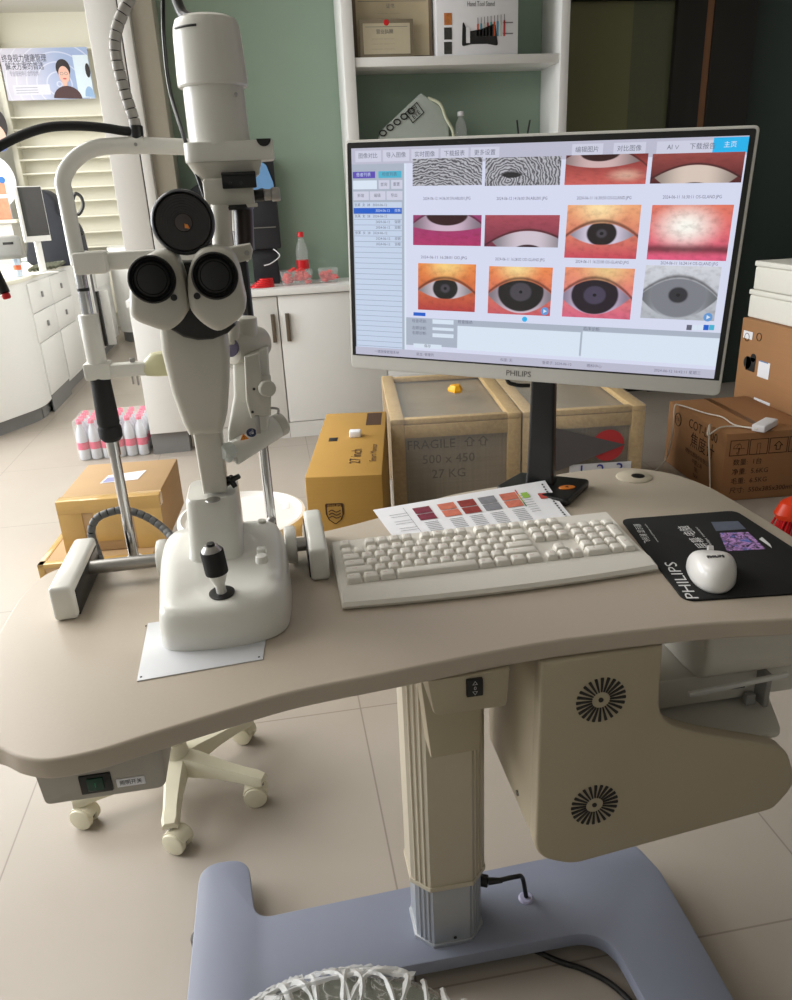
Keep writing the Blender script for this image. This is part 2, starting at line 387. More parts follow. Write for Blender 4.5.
def octo(cx, cy, wx, wy, ch):
    return [(cx - wx + ch, cy - wy), (cx + wx - ch, cy - wy), (cx + wx, cy - wy + ch), (cx + wx, cy + wy - ch), (cx + wx - ch, cy + wy), (cx - wx + ch, cy + wy), (cx - wx, cy + wy - ch), (cx - wx, cy - wy + ch)]
def column(cx, cy, wx, wy, ch, z0, z1, m):
    b = MB(); b.prism(octo(cx, cy, wx, wy, ch), 'xy', z0, z1, m, 0.002)
    for k in range(3):
        t = (k + 1) / 4; x = cx - wx + ch * t; y = cy - wy + ch * (1 - t)
        b.cyl((x, y, z0 + .002), (x, y, z1 - .002), 0.0022, m, n=8)
        b.cyl((2 * cx - x, y, z0 + .002), (2 * cx - x, y, z1 - .002), 0.0022, m, n=8)
    return b
put('upper_column', column(0.204, 0.985, 0.064, 0.058, 0.028, 0.20, 0.722, M_ALU), tbl)
b = MB(); b.prism(octo(0.204, 0.985, 0.066, 0.060, 0.029), 'xy', 0.192, 0.202, M_ALU, 0.001); put('column_lip', b, tbl)
b = column(0.204, 0.984, 0.058, 0.053, 0.026, 0.060, 0.20, M_SILV); b.prism(octo(0.204, 0.984, 0.062, 0.056, 0.028), 'xy', 0.056, 0.064, M_SILV, 0.001)
b.lathe([(0, 0), (.003, 0), (.003, .001), (0, .001)], (0.209, 0.930, 0.072), (0, -1, 0), M_BLK, 10); put('lower_column', b, tbl)
fo = roundpoly([(-0.254, 0.42, .05), (-0.145, 0.42, .05), (-0.145, 0.905, .04), (0.475, 0.905, .07), (0.505, 0.42, .05), (0.615, 0.42, .05), (0.628, 1.0, .1), (0.61, 1.075, .03), (0.40, 1.073, 0.02), (-0.138, 1.052, .035), (-0.152, 1.195, .045), (-0.247, 1.20, .05)], 8)
b = MB(); b.prism(fo, 'xy', 0.028, 0.057, M_BASE, 0.003, 2); put('foot_frame', b, tbl)
for (x, y) in ((-0.243, 1.06), (-0.21, 0.47), (0.56, 0.47), (0.585, 1.03)):
    b = MB(); b.cyl((x, y, 0), (x, y, 0.030), 0.016, M_BLK, n=20, bev=.003); put('levelling_foot', b, tbl)
# power socket, switch box
b = MB(); p = yat(98, 780, 0.712); b.prism(roundpoly([(-0.306, 0.724, 0), (-0.302, 0.662, .008), (-0.17, 0.662, .012), (-0.166, 0.724, 0)]), 'xz', 0.725, 0.80, mat('warm_grey_plastic', (172, 166, 156), .45), 0.003)
sb = put('power_switch_box', b, tbl)
c = yat(96, 783, 0.7245); b = MB(); b.box(c + V((-.017, -.002, -.0125)), c + V((.017, .003, .0125)), M_BLK, .001)
b.box(c + V((-.009, -.004, -.008)), c + V((.009, .001, .009)), mat('green_switch', (10, 60, 44), .25), .001)
b.text('I', .009, mat('green_mark', (30, 150, 100), .4), frame(c + V((0, -.0042, .0)), (1, 0, 0), (0, 0, 1))); put('rocker_switch', b, sb, 'dark green rocker switch in a black frame')  # letter on the rocker in plain bright green
c = yat(131, 781.5, 0.7245); b = MB(); b.box(c + V((-.0155, -.0006, -.0055)), c + V((.0155, .001, .0055)), M_PAPER, .0004)
b.text('照明开关', .007, M_INK, frame(c + V((0, -.0009, 0)), (1, 0, 0), (0, 0, 1)), width=.024); put('sticker', b, sb, 'white sticker with black lettering')
b = MB(); b.cyl((0.262, 1.0, 0.12), (0.285, 0.99, 0.12), 0.011, M_BLK, n=16, bev=.002); b.cyl((0.285, 0.99, .12), (0.31, .985, .122), 0.007, M_BLK, r1=.0045, n=14)
e = zat(526, 898, 0.058)
b.tube([(0.305, .986, .122), (0.335, .985, .125), (e.x - .008, e.y, .11), (e.x, e.y, 0.062)], 0.0042, M_BLK, 10); put('power_plug', b, tbl, 'black mains plug with a short lead')
b = MB(); b.lathe([(.006, 0), (.014, 0), (.014, .001), (.011, .004), (.006, .004)], (e.x, e.y, 0.057), (0, 0, 1), mat('lilac_plastic', (176, 174, 204), .4), 24); put('foot_grommet', b, tbl)
b = MB(); b.tube([zat(525, 950, .006) + V((-.1, .1, 0)), zat(549, 957, .006), zat(580, 968, .006), zat(605, 980, .006), zat(625, 996, .006), zat(635, 1010, .006), zat(640, 1040, .006)], 0.005, M_BLK, 10)
put('power_cord', b, tbl, 'black cord lying on the floor')

# ------------------------------------------------------------ slit lamp
sl = thing('slit_lamp', (-0.1, 0.97, T), 'white slit lamp microscope with twin black eyepieces and tall lamp housing', 'slit lamp')
def foot_ring(k, z, dzb=0.0):
    base = [(-0.180, 0.905), (-0.176, 0.880), (-0.155, 0.866), (-0.10, 0.860), (-0.05, 0.866), (-0.022, 0.885), (-0.012, 0.92), (-0.008, 1.00), (-0.012, 1.06), (-0.03, 1.08), (-0.10, 1.084), (-0.165, 1.08), (-0.186, 1.06), (-0.188, 1.0)]
    pts = smooth2(base, 4); cx, cy = -0.098, 0.972
    return [(cx + (x - cx) * (1 - k / .087), cy + (y - cy) * (1 - k / .11), z + dzb * (y - 0.86) / .22) for x, y in pts]
b = MB(); b.loft([foot_ring(.001, .7515), foot_ring(0, .755), foot_ring(.001, .785, .010), foot_ring(.003, .797, .02), foot_ring(.007, .804, .025), foot_ring(.013, .808, .027), foot_ring(.03, .809, .028), foot_ring(.07, .8085, .028)], M_DEV)
base = put('base', b, sl, smooth=60)
c = zat(222, 593, .8105)
b = MB(); b.lathe([(0, 0), (.0165, 0), (.0165, .0012), (.012, .0018), (0, .0018)], c, (0, -.08, 1), M_BLK, 28); put('joystick_socket', b, base)
jt = c + V((-.006, .0, .072)); ax = (jt - c).normalized(); L = (jt - c).length
b = MB(); b.lathe([(0, .001), (.0065, .001), (.0065, .012), (.0135, .030), (.0138, .031), (0, .031)], c, ax, M_DEV, 24); js = put('joystick', b, sl)
b = MB(); b.lathe([(0, .030), (.0145, .030), (.0148, .034), (.0148, .060), (0.0140, .062), (0, .062)], c, ax, M_BLKM, 24); put('joystick_grip', b, js)
b = MB(); b.lathe([(0, .060), (.0140, .060), (.013, .0635), (.008, .069), (0.0062, .069), (0, .069)], c, ax, M_STL, 24)
b.lathe([(0, .068), (.006, .068), (.005, .072), (0, .0725)], c, ax, M_BLK, 20); put('joystick_button', b, js)
c2 = zat(262, 562, .836)
b = MB(); b.cyl(c2, c2 + V((0, 0, .010)), .0085, M_DEV, r1=.0078, n=24, bev=.001); b.box(c2 + V((-.006, .018, 0)), c2 + V((.006, .03, .010)), M_DEV, .002); put('locking_knob', b, base)
b = MB(); b.cyl((-0.318, 1.09, .779), (0.03, 1.09, .779), .0105, M_STL, n=24); put('axle', b, sl)
for x0, x1 in ((-.203, -.187), (-.012, .006)):
    b = MB(); b.cyl((x0, 1.09, .781), (x1, 1.09, .781), .029, M_DEV, n=32, bev=.004); put('wheel_cover', b, sl)
# rear block on the base
def rr(cx, cy, wx, wy, r, z, seg=4):
    return [(p[0], p[1], z) for p in roundpoly([(cx - wx, cy - wy, r), (cx + wx, cy - wy, r), (cx + wx, cy + wy, r), (cx - wx, cy + wy, r)], seg)]
b = MB(); b.loft([rr(-.105, 1.02, .042, .05, .02, .815), rr(-.105, 1.02, .037, .047, .02, .83), rr(-.103, 1.02, .036, .045, .018, .86), rr(-.102, 1.02, .0345, .043, .016, .906), rr(-.102, 1.02, .0315, .040, .014, .911)], M_DEV)
blk = put('column_block', b, sl, smooth=50)
b = MB(); c = zat(213, 500, .9112); b.lathe([(0, 0), (.010, 0), (.0095, .0012), (0, .0012)], c, (0, 0, 1), M_STL, 24)
c = zat(213, 492, .9112); b.lathe([(0, 0), (.0055, 0), (.0055, .001), (0, .001)], c + V((0, .012, 0)), (0, 0, 1), M_BLK, 20); put('cap_screw', b, blk)
q = [yat(p[0], p[1], .985) for p in ((203, 495), (227, 493), (221, 425), (191, 425))]
b = MB()
def slab(poly, y0, y1, m, bev, zz=None):   # poly of world points, thickness in y
    return MB().prism([(p.x, p.z) for p in poly], 'xz', y0, y1, m, bev, 3)
put('stem', slab(q, .985, 1.03, M_DEV2, .005), sl)
q = [yat(*p, .95) for p in ((158, 322), (165, 318), (220, 318), (226, 330), (229, 355), (229, 385), (227, 415), (222, 434), (189, 436), (183, 425), (172, 395), (162, 355))]
put('support_shield', slab(q, .945, .995, M_DEV2, .010), sl)
q = [yat(*p, .93) for p in ((172, 262), (205, 262), (236, 325), (228, 333), (213, 339), (198, 340), (184, 337), (172, 330), (155, 322))]
put('centre_housing', slab(q, .925, .965, M_BLK, .004), sl)
for px in (164.5, 215): 
    pass
def pod(pxs, name='eyepiece_arm'):
    q = [yat(*p, .865) for p in pxs]; P = smooth2([(p.x, p.z) for p in q], 4)
    b = MB(); b.prism(P, 'xz', .862, .925, M_DEV2, .008, 3); return b
lp = pod(((142, 258), (158, 251), (172, 254), (180, 270), (186, 292), (187, 310), (181, 322), (167, 331), (150, 327), (132, 318), (129, 300), (131, 275)))
rp = pod(((196, 253), (212, 247), (229, 251), (238, 266), (243, 288), (246, 306), (240, 318), (221, 331), (207, 327), (193, 314), (188, 300), (188, 275)))
hx, tilt = 0.0, V((0.02, -1, 0.05)).normalized()
for body, (cx, cy), (sx, sy) in ((lp, (152, 279.5), (174, 297.5)), (rp, (215, 276), (197, 296))):
    c = yat(cx, cy, .862); arm = put('eyepiece_arm', body, sl, smooth=50)
    e = yat(cx, cy, .812); axis = (e - c).normalized(); L = (e - c).length
    b = MB(); b.lathe([(.0, -.004), (.0205, -.004), (.0205, L * .35), (.0192, L * .4), (.0192, L * .5), (.0222, L * .56), (.0234, L * .9), (.0230, L), (.0215, L + .001), (.0195, L - .003), (.0190, L - .010), (.0, L - .010)], c, axis, M_BLK, 40)
    ep = put('eyepiece', b, sl, 'black rubber rimmed eyepiece' )
    b = MB(); b.lathe([(0, -.003), (.0185, -.0025), (.0185, 0), (.015, .001), (.0148, -.0008), (.009, .0008), (0, .0014)], c + axis * (L - .0075), axis, mat('dark_lens', (5, 5, 6), 0.16), 32); put('lens', b, ep)
    s_ = yat(sx, sy, .862); b = MB(); b.lathe([(0, 0), (.0036, 0), (.0034, .0018), (0, .0022)], s_, (0, -1, 0), M_BLK, 18); put('screw', b, arm)
# upper black viewing lens
c = yat(183, 222, .885); ax = V((.06, -1, .08)).normalized()
M_LENSR = mat('dark_grey_ring', (70, 72, 76), 0.3, 0.4)
b = MB(); b.lathe([(0, -.085), (.022, -.085), (.024, -.05), (.030, -.03), (.0332, -.02), (.0332, -.004), (.0318, -.001), (.0302, 0), (.0292, -.003), (.0285, -.022), (.0, -.022)], c, ax, M_LENSR, 48); vl = put('viewing_lens', b, sl, 'large dark round lens above the eyepieces')
b = MB()
prof = [(.0292, -.0025)]
r = .028; z = -.004
while r > .010:
    prof += [(r, z), (r - .0012, z), (r - .0012, z - .0012)]; r -= .0026; z -= .0012
b.lathe([(.0284, -.0221), (.0291, -.001)] + prof + [(0.0095, z), (.0095, -.0218)], c, ax, mat('anodised_black', (66, 64, 64), .2, .8), 48); put('lens_baffle', b, vl)
b = MB(); b.lathe([(0, 0), (.009, -.001), (.0095, -.002), (0, -.003)], c + ax * (z + .003), ax, mat('amber_lens', (40, 14, 6), .05, coat=1), 28)
b.prism([(0, 0), (.005, -.0005), (.0035, .0035), (0, .0048)], 'xz', -.001, 0, mat('painted_amber_glint', (250, 150, 60), .2), M=Matrix.Translation(c + ax * (z + .006) + V((.001, 0, -.006)))); put('lens_glass', b, vl)  # the small bright sliver is an amber glint painted inside the lens
# bridge arm and post
q = [yat(*p, .975) for p in ((196, 262), (203, 247), (228, 247), (250, 243), (253, 250), (251, 259), (240, 262))]
b = slab(q, .965, .985, M_DEV2, .003); p = yat(232, 254, .963); b.cyl(p, p + V((0, .004, 0)), .0012, M_BLK, n=10); p = yat(247, 253, .963); b.cyl(p, p + V((0, .004, 0)), .003, M_STL, n=12)
put('bridge_arm', b, sl)
b = MB(); a0 = yat(223, 250, 1.02); a1 = yat(221, 205, 1.02); b.cyl(a0, a1, .0125, M_DEV2, n=28); put('lamp_post', b, sl)
b = MB(); a0 = yat(245, 250, 1.045); a1 = yat(243, 203, 1.045); b.cyl(a0, a1, .012, mat('dark_brown_tube', (40, 30, 28), .3), n=28); put('dark_sleeve', b, sl)
b = MB(); p = yat(208, 235, .99); b.box(p + V((-.012, -.006, -.021)), p + V((.002, .01, .012)), M_BLK, .002); b.box(p + V((-.014, -.008, -.022)), p + V((.014, .01, -.013)), M_BLK, .002); put('filter_lever', b, sl)
b = MB(); a0 = yat(231, 210, 1.04); b.lathe([(0, 0), (.028, 0), (.029, .003), (.028, .006), (0, .006)], a0, (0, 0, 1), M_BLK, 36); put('scale_ring', b, sl)
# lamp head
LX, LY = -.038, 1.055
zt = 1.478
def fl(i, n, z): 
    a = 2 * pi * i / n
    if z < .025 or z > .064: return 0
    return .022 if (i % 4 == 0 and -1.25 < math.remainder(a, 2 * pi) < .15 or i % 4 == 0 and abs(math.remainder(a - pi, 2 * pi)) < 1.2) else 0
b = MB()
zc = 1.405
b.lathe([(0, 0), (.0400, 0), (.0412, .002), (.0412, .010), (.0408, .02), (.0402, .03), (.0395, .045), (.0390, .054), (.0380, .062), (.0350, .0695), (.028, .0728), (0, .0735)], (LX, LY, zc), (0, 0, 1), M_DEV, 64, flute=fl)
lh = put('lamp_cap', b, sl, smooth=30)
b = MB(); b.tube([(LX + .0388 * cos(radians(x_)), LY + .0388 * sin(radians(x_)), yat(186, 25.5, LY - .034).z) for x_ in range(208, 262, 6)], .0013, M_BLK, 8, sub=0); put('cap_slot', b, lh, 'narrow black slot')
b = MB(); b.lathe([(0, 0), (.0382, 0), (.0372, .003), (.0365, .02), (.0358, zc - 1.342 + .004), (0, zc - 1.342 + .004)], (LX, LY, 1.342), (0, 0, 1), M_DEV, 48)
p = yat(236, 94, LY - .034); b.cyl(p, p + V((0, .006, 0)), .0022, M_STL, n=12); put('lamp_housing', b, sl)
q = [(-.078, 0), (.018, 0)]
pts = roundpoly([(-.082, 1.018, .02), (.026, 1.018, .004), (.026, 1.06, .01), (.0, 1.095, .02), (-.076, 1.095, .03)], 6)
b = MB(); b.prism(pts, 'xy', 1.3225, 1.345, M_DEV, .002, 2)
lo = [(LX + (x - LX) * .58 - .002, 1.055 + (y - 1.055) * .7, 1.301) for x, y in pts]; mid = [(LX + (x - LX) * .72 - .002, 1.055 + (y - 1.055) * .75, 1.308) for x, y in pts]; hi = [(LX + (min(x, .012) - LX) * .96, y, 1.3225) for x, y in pts]
b.loft([lo, mid, hi], M_DEV2); put('lamp_collar', b, sl)
b = MB(); p = yat(263.5, 138.5, 1.0175); b.prism([(p.x + .0085 * cos(a_ * pi / 12), p.z + .0085 * sin(a_ * pi / 12)) for a_ in range(-12, 1)], 'xz', 1.0168, 1.0182, M_BLK); put('dial_window', b, sl)
b = MB(); b.box((-.063, 1.02, 1.2705), (-.003, 1.09, 1.305), M_DEV2, .004)
b.box((-.063, 1.02, 1.2705), (.0, 1.035, 1.275), M_DEV2, .001); put('slit_housing', b, sl)
p0 = yat(223, 189, 1.018); p1 = yat(257, 171, 1.018)
b = MB(); b.box((p0.x, 1.012, p0.z), (p1.x - .002, 1.03, p1.z), M_BLK, .001); b.box((p0.x, 1.010, p1.z - .004), (p1.x - .004, 1.02, p1.z - .001), M_BLK, .0005)
for px in (230, 241): q_ = yat(px, 183, 1.011); b.lathe([(0, 0), (.0022, 0), (.0022, .0012), (0, .0012)], q_, (0, -1, 0), mat('black_screw', (60, 60, 60), .3, .6), 14)
put('filter_slot', b, sl, 'black recessed filter slot')
p0 = yat(250, 196, 1.04); p1 = yat(264, 195, 1.04); p2 = yat(280, 194, 1.04)
b = MB(); b.cyl(p0, p1, .0068, M_BLK, n=24, bev=.001); kn = put('slit_width_knob', b, sl)
b = MB(); b.cyl(p1, p1 + (p2 - p1) * .45, .0066, M_STL, n=24, bev=.0008); b.cyl(p1 + (p2 - p1) * .45, p2, .0082, M_STL, n=32, bev=.0015); put('knob_cap', b, kn, 'silver knurled cap')
# illumination arm, right side
AY = 1.04
b = MB(); p = yat(240, 345, AY); b.cyl(yat(230, 350, AY - .02), yat(262, 341, AY + .02), .0205, M_DEV2, n=32, bev=.004)
p0 = yat(238, 338, AY); b.cyl(yat(247, 345, AY), yat(245, 317, AY), .0155, M_DEV2, n=28, bev=.002); b.cyl(yat(232, 345, AY - .025), yat(233, 320, AY - .02), .009, M_DEV2, n=20, bev=.003)
hd = put('arm_head', b, sl)
b = MB(); p = yat(229.5, 347, AY - .028); b.lathe([(0, 0), (.013, 0), (.0125, .002), (0, .002)], p, yat(222, 349, AY - .05) - p, mat('violet_cap', (92, 86, 112), .4), 28); put('pivot_cap', b, hd)
q = [yat(*p_, AY) for p_ in ((233, 352), (268, 345), (271, 395), (268, 432), (255, 446), (229, 456), (228, 430), (234, 395))]
put('illumination_arm', slab(q, AY - .014, AY + .02, M_DEV, .005), sl)
q = [yat(*p_, 1.005) for p_ in ((244, 356), (259, 352), (262, 378), (271, 379), (271, 415), (251, 418), (246, 400))]
b = slab(q, 1.0, 1.03, M_DEV2, .003)
for (px, py) in ((254, 389), (252.5, 412)): p = yat(px, py, .9995); b.lathe([(0, 0), (.0018, 0), (.0018, .001), (0, .001)], p, (0, -1, 0), M_BLK, 12)
bx = put('centring_block', b, sl)
p = yat(266, 388, 1.0); b = MB(); b.lathe([(0, 0), (.0108, 0), (.0112, .002), (.0112, .010), (.0095, .012), (.0, .012)], p, V((.25, -1, .1)), M_DEV2, 36, flute=lambda i, n, z: .05 if i % 2 else 0); put('centring_knob', b, bx, 'ribbed round knob')
b = MB(); b.tube([yat(262, 409, 1.01), yat(270, 408, 1.01), yat(278, 409, 1.01), yat(278, 414, 1.01)], .0018, M_STL, 8, sub=3); b.box(yat(254, 416, .998), yat(261, 432, 1.006), M_STL, .001, M=None); put('lever', b, bx, 'bent steel lever')
b = MB(); b.cyl(yat(231, 455, 1.015), yat(277, 426, 1.05), .0165, M_DEV, n=32, bev=.003); lj = put('lower_joint', b, sl)
b = MB(); b.cyl(yat(275.5, 427, 1.048), yat(283, 423, 1.055), .0165, M_DEV2, n=28, bev=.002); put('joint_cap', b, lj)
b = MB(); b.lathe([(0, 0), (.011, 0), (.012, .003), (.012, .012), (.009, .016), (0, .016)], yat(232, 450, .995), yat(222, 453, .985) - yat(232, 450, .995), mat('pale_blue_white_knob', (206, 212, 208), .35, coat=.4), 8); b.sphere(yat(229, 458, .985), .006, MATS['pale_blue_white_knob']); put('clamp_knob', b, lj)
p = yat(252, 431, 1.004); b = MB(); b.lathe([(0, 0), (.0068, 0), (.0068, .0006), (0, .0006)], yat(251.5, 432.5, 1.004), (0, -1, -.3), mat('sign_blue', (40, 52, 90), .5), 24)
F = frame(yat(251.5, 432.5, 1.003) + V((0, -.0008, 0)), (1, 0, .1), (0, -.3, 1)); b.text('☝', .0085, M_PAPER, F); put('round_sticker', b, lj, 'blue and white round warning sticker')
b = MB(); F = frame(yat(244, 437, 1.004), (1, 0, .1), (0, -.3, 1)); b.prism([(-.0058, -.004), (.0058, -.004), (0, .006)], 'xy', 0, .0006, M_ORG, M=F); b.text('!', .008, M_INK, F @ Matrix.Translation((0, -.0004, .0009))); put('triangle_sticker', b, lj, 'orange warning triangle')
p = yat(232, 478, 1.01); b = MB(); b.cyl(yat(225, 483, 1.01), yat(232, 479, 1.0), .006, M_BLK, n=16)
for a in (0, 2.1, 4.2): b.cyl(yat(231, 480, 1.0), yat(231, 480, 1.0) + V((.010 * cos(a + .6) + .004, -.003, .010 * sin(a + .6))), .0042, M_BLK, r1=.0036, n=12, bev=.001)
put('lock_screw', b, sl, 'black three-lobed screw')
b = MB(); b.box(yat(232, 500, 1.06), yat(240, 530, 1.075), M_BLK, .001); put('rear_bracket', b, sl)
b = MB(); b.tube([yat(262, 525, 1.06), yat(262, 520, 1.06)], .006, M_DEV2, 12, sub=0); b.sphere(yat(271, 521, 1.07), .0068, M_STL); b.cyl(yat(271, 530, 1.07), yat(271, 523, 1.07), .004, M_STL, n=12); put('axle_lock', b, sl)

# rail guards
def guard(x0, x1, y0, y1, side, label):
    t = thing('rail_guard', ((x0 + x1) / 2, (y0 + y1) / 2, T), label, 'rail cover', 'rail covers at the two ends of the slit lamp axle')
    b = MB(); b.box((x0, y0, T + .0005), (x1, y1, T + .052), M_DEV, .006, 3); put('cover', b, t)
    xi = x1 if side > 0 else x0
    b = MB(); b.box((xi - .002 * 1, y0 + .012, T + .002), (xi + .0012 * side + (.002 if side < 0 else 0), y1 - .008, T + .040), M_BLK, .0008); put('rubber_strip', b, t, 'black inner face')
guard(-.335, -.303, .985, 1.155, 1, 'white rail cover at the left table corner, left of the slit lamp')
guard(.022, .050, 1.015, 1.175, -1, 'white rail cover between the slit lamp and the keyboard')

# white slide plate
P = [zat(137, 682, T), zat(263, 660, T), zat(262, 620, T), zat(150, 622, T)]
b = MB(); P[2] = V((-.040, .955, T)); P[3] = V((-.205, .950, T))
b.prism([(p.x, p.y) for p in P], 'xy', T + .0002, T + .0016, mat('slide_plate_white', (212, 214, 218), .35), .0004)
for (px, py) in ((141, 677), (259, 657), (146, 626)): p = zat(px, py, T + .0016); b.lathe([(0, 0), (.0014, 0), (.0012, .0005), (0, .0005)], p, (0, 0, 1), M_INK, 12)
put('slide_plate', b, None, 'thin white metal plate with tiny corner holes under the slit lamp base', 'plate')

# ------------------------------------------------------------ chin rest frame
HY = 1.145
cf = thing('chin_rest_frame', (-.15, HY, T), 'white tubular head and chin rest frame on chrome rods behind the slit lamp', 'head rest')
def h(px, py): return yat(px, py, HY)
def hz(px, py): return h(px, py).z
LXp = -.249; RXp = -.030
pts = [V((LXp, HY, h(75, 265).z)), V((LXp, HY, h(70, 235).z)), V((LXp, HY, h(63, 195).z))] + [h(63, 182), h(68, 168), h(79, 156), h(94, 148.5), h(112, 146), h(140, 145.5), h(190, 147)]
pts += [V((RXp - .03, HY, h(190, 147).z)), V((RXp - .008, HY, h(190, 147).z - .008)), V((RXp, HY, h(190, 147).z - .03)), V((RXp, HY, 1.24))]
b = MB(); b.tube(pts, .0102, M_DEV, 20, sub=6); fr = put('tube_frame', b, cf)
b = MB(); p = h(137, 145); b.cyl(p - V((.009, 0, 0)), p + V((.009, 0, 0)), .0112, M_DEV, n=24); b.cyl(p + V((0, -.010, 0)), p + V((0, -.0125, 0)), .0022, M_STL, n=12); put('clamp_ring', b, fr)
b = MB(); b.cyl((LXp, HY, hz(95, 320)), (LXp, HY, hz(73, 250)), .0078, M_CHR, n=24); b.cyl((LXp, HY, hz(82, 291)), (LXp, HY, hz(82, 288)), .0083, M_BLK, n=24)
b.cyl((LXp + .009, HY + .02, hz(95, 318)), (LXp + .009, HY + .02, hz(73, 252)), .002, M_STL, n=10); put('chrome_rod', b, cf)
b = MB(); b.cyl((LXp, HY, hz(97, 372)), (LXp, HY, hz(88, 314)), .0135, M_DEV, n=28, bev=.002); b.box((LXp - .018, HY - .014, hz(95, 379)), (LXp + .018, HY + .014, hz(95, 362)), M_DEV, .003); put('height_sleeve', b, cf)
b = MB(); b.lathe([(0, 0), (.012, 0), (.0165, .006), (.0168, .02), (.0148, .024), (.0160, .028), (.0135, .1), (.0125, .104), (0, .104)], (LXp, HY, hz(105, 441)), (0, 0, 1), M_BLKM, 28, flute=lambda i, n, z: .04 if (i % 4 == 0 and .03 < z < .098) else 0); put('height_grip', b, cf, 'black ribbed height adjusting grip')
zb = .762
b = MB(); b.cyl((LXp, HY, zb), (LXp, HY, hz(105, 436)), .0078, M_CHR, n=24); b.cyl((LXp, HY, hz(112, 455)), (LXp, HY, hz(110, 440)), .0095, M_CHR, n=24); put('lower_rod', b, cf)
b = MB(); b.cyl((RXp, HY, zb), (RXp, HY, 1.02), .0078, M_CHR, n=24); put('lower_rod', b, cf)
b = MB(); b.cyl((RXp, HY, 1.02), (RXp, HY, 1.25), .0082, M_BLK, n=24); put('dark_rod', b, cf, 'black upper section of the right rod')
b = MB(); b.cyl((LXp, HY, T + .001), (LXp, HY, .764), .017, M_DEV, r1=.014, n=24, bev=.002); b.cyl((RXp, HY, T + .001), (RXp, HY, .764), .017, M_DEV, r1=.014, n=24, bev=.002)
b.box((LXp, HY - .008, T + .001), (RXp, HY + .008, .760), M_DEV, .002); put('foot_bar', b, cf)
b = MB(); z1, z0 = hz(130, 251), hz(130, 268); b.box((LXp + .01, HY - .006, z0 - .001), (RXp + .01, HY + .008, z1), M_DEV, .003); put('forehead_bar', b, cf)
b = MB(); a0, a1 = h(83, 298), h(107, 250); b.box((a0.x, HY - .024, h(95, 273).z), (a1.x, HY + .012, h(95, 251).z), M_DEV, .004); put('sleeve_block', b, cf)
z1, z0 = hz(125, 363), hz(125, 376)
b = MB(); b.box((LXp, HY - .01, z0), (RXp, HY + .012, z1), M_DEV, .003); c = h(160, 362); put('chin_bar', b, cf)
b = MB(); b.lathe([(0, 0), (.028, 0), (.030, .006), (.027, .02), (.018, .03), (0, .032)], V((-.15, HY, z0)), (0, 0, 1), mat('chin_cup_cream', (214, 210, 170), .4), 28, squash=(1.3, .8)); put('chin_cup', b, cf, 'pale yellowish moulded chin cup')
b = MB(); p = h(132, 376); b.cyl(p + V((0, 0, -.012)), p + V((0, 0, .002)), .0014, M_STL, n=8); b.cyl(p + V((.007, 0, -.014)), p + V((.007, 0, .002)), .0014, M_STL, n=8); p = h(133, 362); b.box(p + V((-.004, -.003, 0)), p + V((.003, .003, .006)), M_STL, .001); put('bar_screws', b, cf)
p = h(137, 138)
b = MB(); b.cyl(h(137.5, 141), h(136, 125), .0085, M_BLK, n=20, bev=.002); fj = put('lamp_joint', b, cf, 'black joint of the fixation lamp')
g = [h(140, 131), h(125, 131), h(105, 128), h(80, 126), h(50, 127), h(25, 134), h(0, 146), yat(-25, 163, 1.12), yat(-45, 195, 1.09), yat(-38, 240, 1.06), yat(-12, 262, 1.04), yat(-4, 272, 1.03)]
b = MB(); b.tube(g, .0058, M_BLKM, 12); gn = put('gooseneck', b, fj, 'black flexible gooseneck')
p0 = yat(-8, 265, 1.03); p1 = yat(5, 293, 1.02); p2 = yat(7.5, 299, 1.02)
b = MB(); b.cyl(p0, p1, .0062, M_BLK, n=16, bev=.001); b.cyl(p1, p2, .005, M_RED, n=16, bev=.002); put('fixation_lamp', b, fj, 'black lamp tip with a red end')

# cables
def spiral(name, pts, r, pitch, label, group=None, m=None):
    m = m or mat('grey_spiral_wrap', (164, 160, 154), .5); b = MB(); b.tube(pts, r * .72, M_BLKM, 10, sub=10)
    P = smooth_path(pts, 24); L = 0; b2 = []
    acc = [0]
    for i in range(1, len(P)): acc.append(acc[-1] + (P[i] - P[i - 1]).length)
    tot = acc[-1]; n = int(tot / pitch)
    def at(s):
        s = max(0, min(tot - 1e-6, s)); i = max(j for j in range(len(acc) - 1) if acc[j] <= s); t = (s - acc[i]) / (acc[i + 1] - acc[i]); return P[i].lerp(P[i + 1], t)
    t = thing(name, P[0], label, 'cable', group)
    put('inner_cable', b, t); b = MB()
    for k in range(n):
        a = at(k * pitch); c = at(k * pitch + pitch * .88)
        if (c - a).length > .0005: 
            sh = V((0, 0, 0)); b.cyl(a, c, r, m, n=14, bev=r * .06)
    put('spiral_wrap', b, t, 'grey plastic wrap in short turns')
spiral('wrapped_cable', [h(136, 127), h(133, 116), h(127, 98), h(119, 70), h(115, 44), h(119, 22), h(130, -2), yat(142, -30, HY), yat(150, -60, HY)], .0072, .011, 'grey spiral-wrapped cable rising from the top of the chin rest frame')
spiral('wrapped_cable', [zat(101, 562, T + .010) , yat(96, 548, 1.17), yat(91, 533, 1.17), yat(95, 520, 1.175), yat(107, 513, 1.175), yat(123, 510, 1.175), yat(140, 514, 1.17), yat(155, 522, 1.16), yat(168, 533, 1.14), yat(176, 545, 1.10)], .0062, .0115, 'grey spiral-wrapped cable looping low beside the slit lamp base', m=mat('dark_spiral_wrap', (98, 98, 98), .5))
b = MB(); b.tube([yat(163, -30, 1.1), yat(163, 0, 1.1), yat(164, 40, 1.1), yat(170, 90, 1.1), yat(185, 140, 1.05), yat(201, 186, 1.03), yat(208, 206, 1.025)], .0024, M_BLK, 8); put('power_cable', b, None, 'thin black cable hanging left of the tall lamp housing', 'cable')
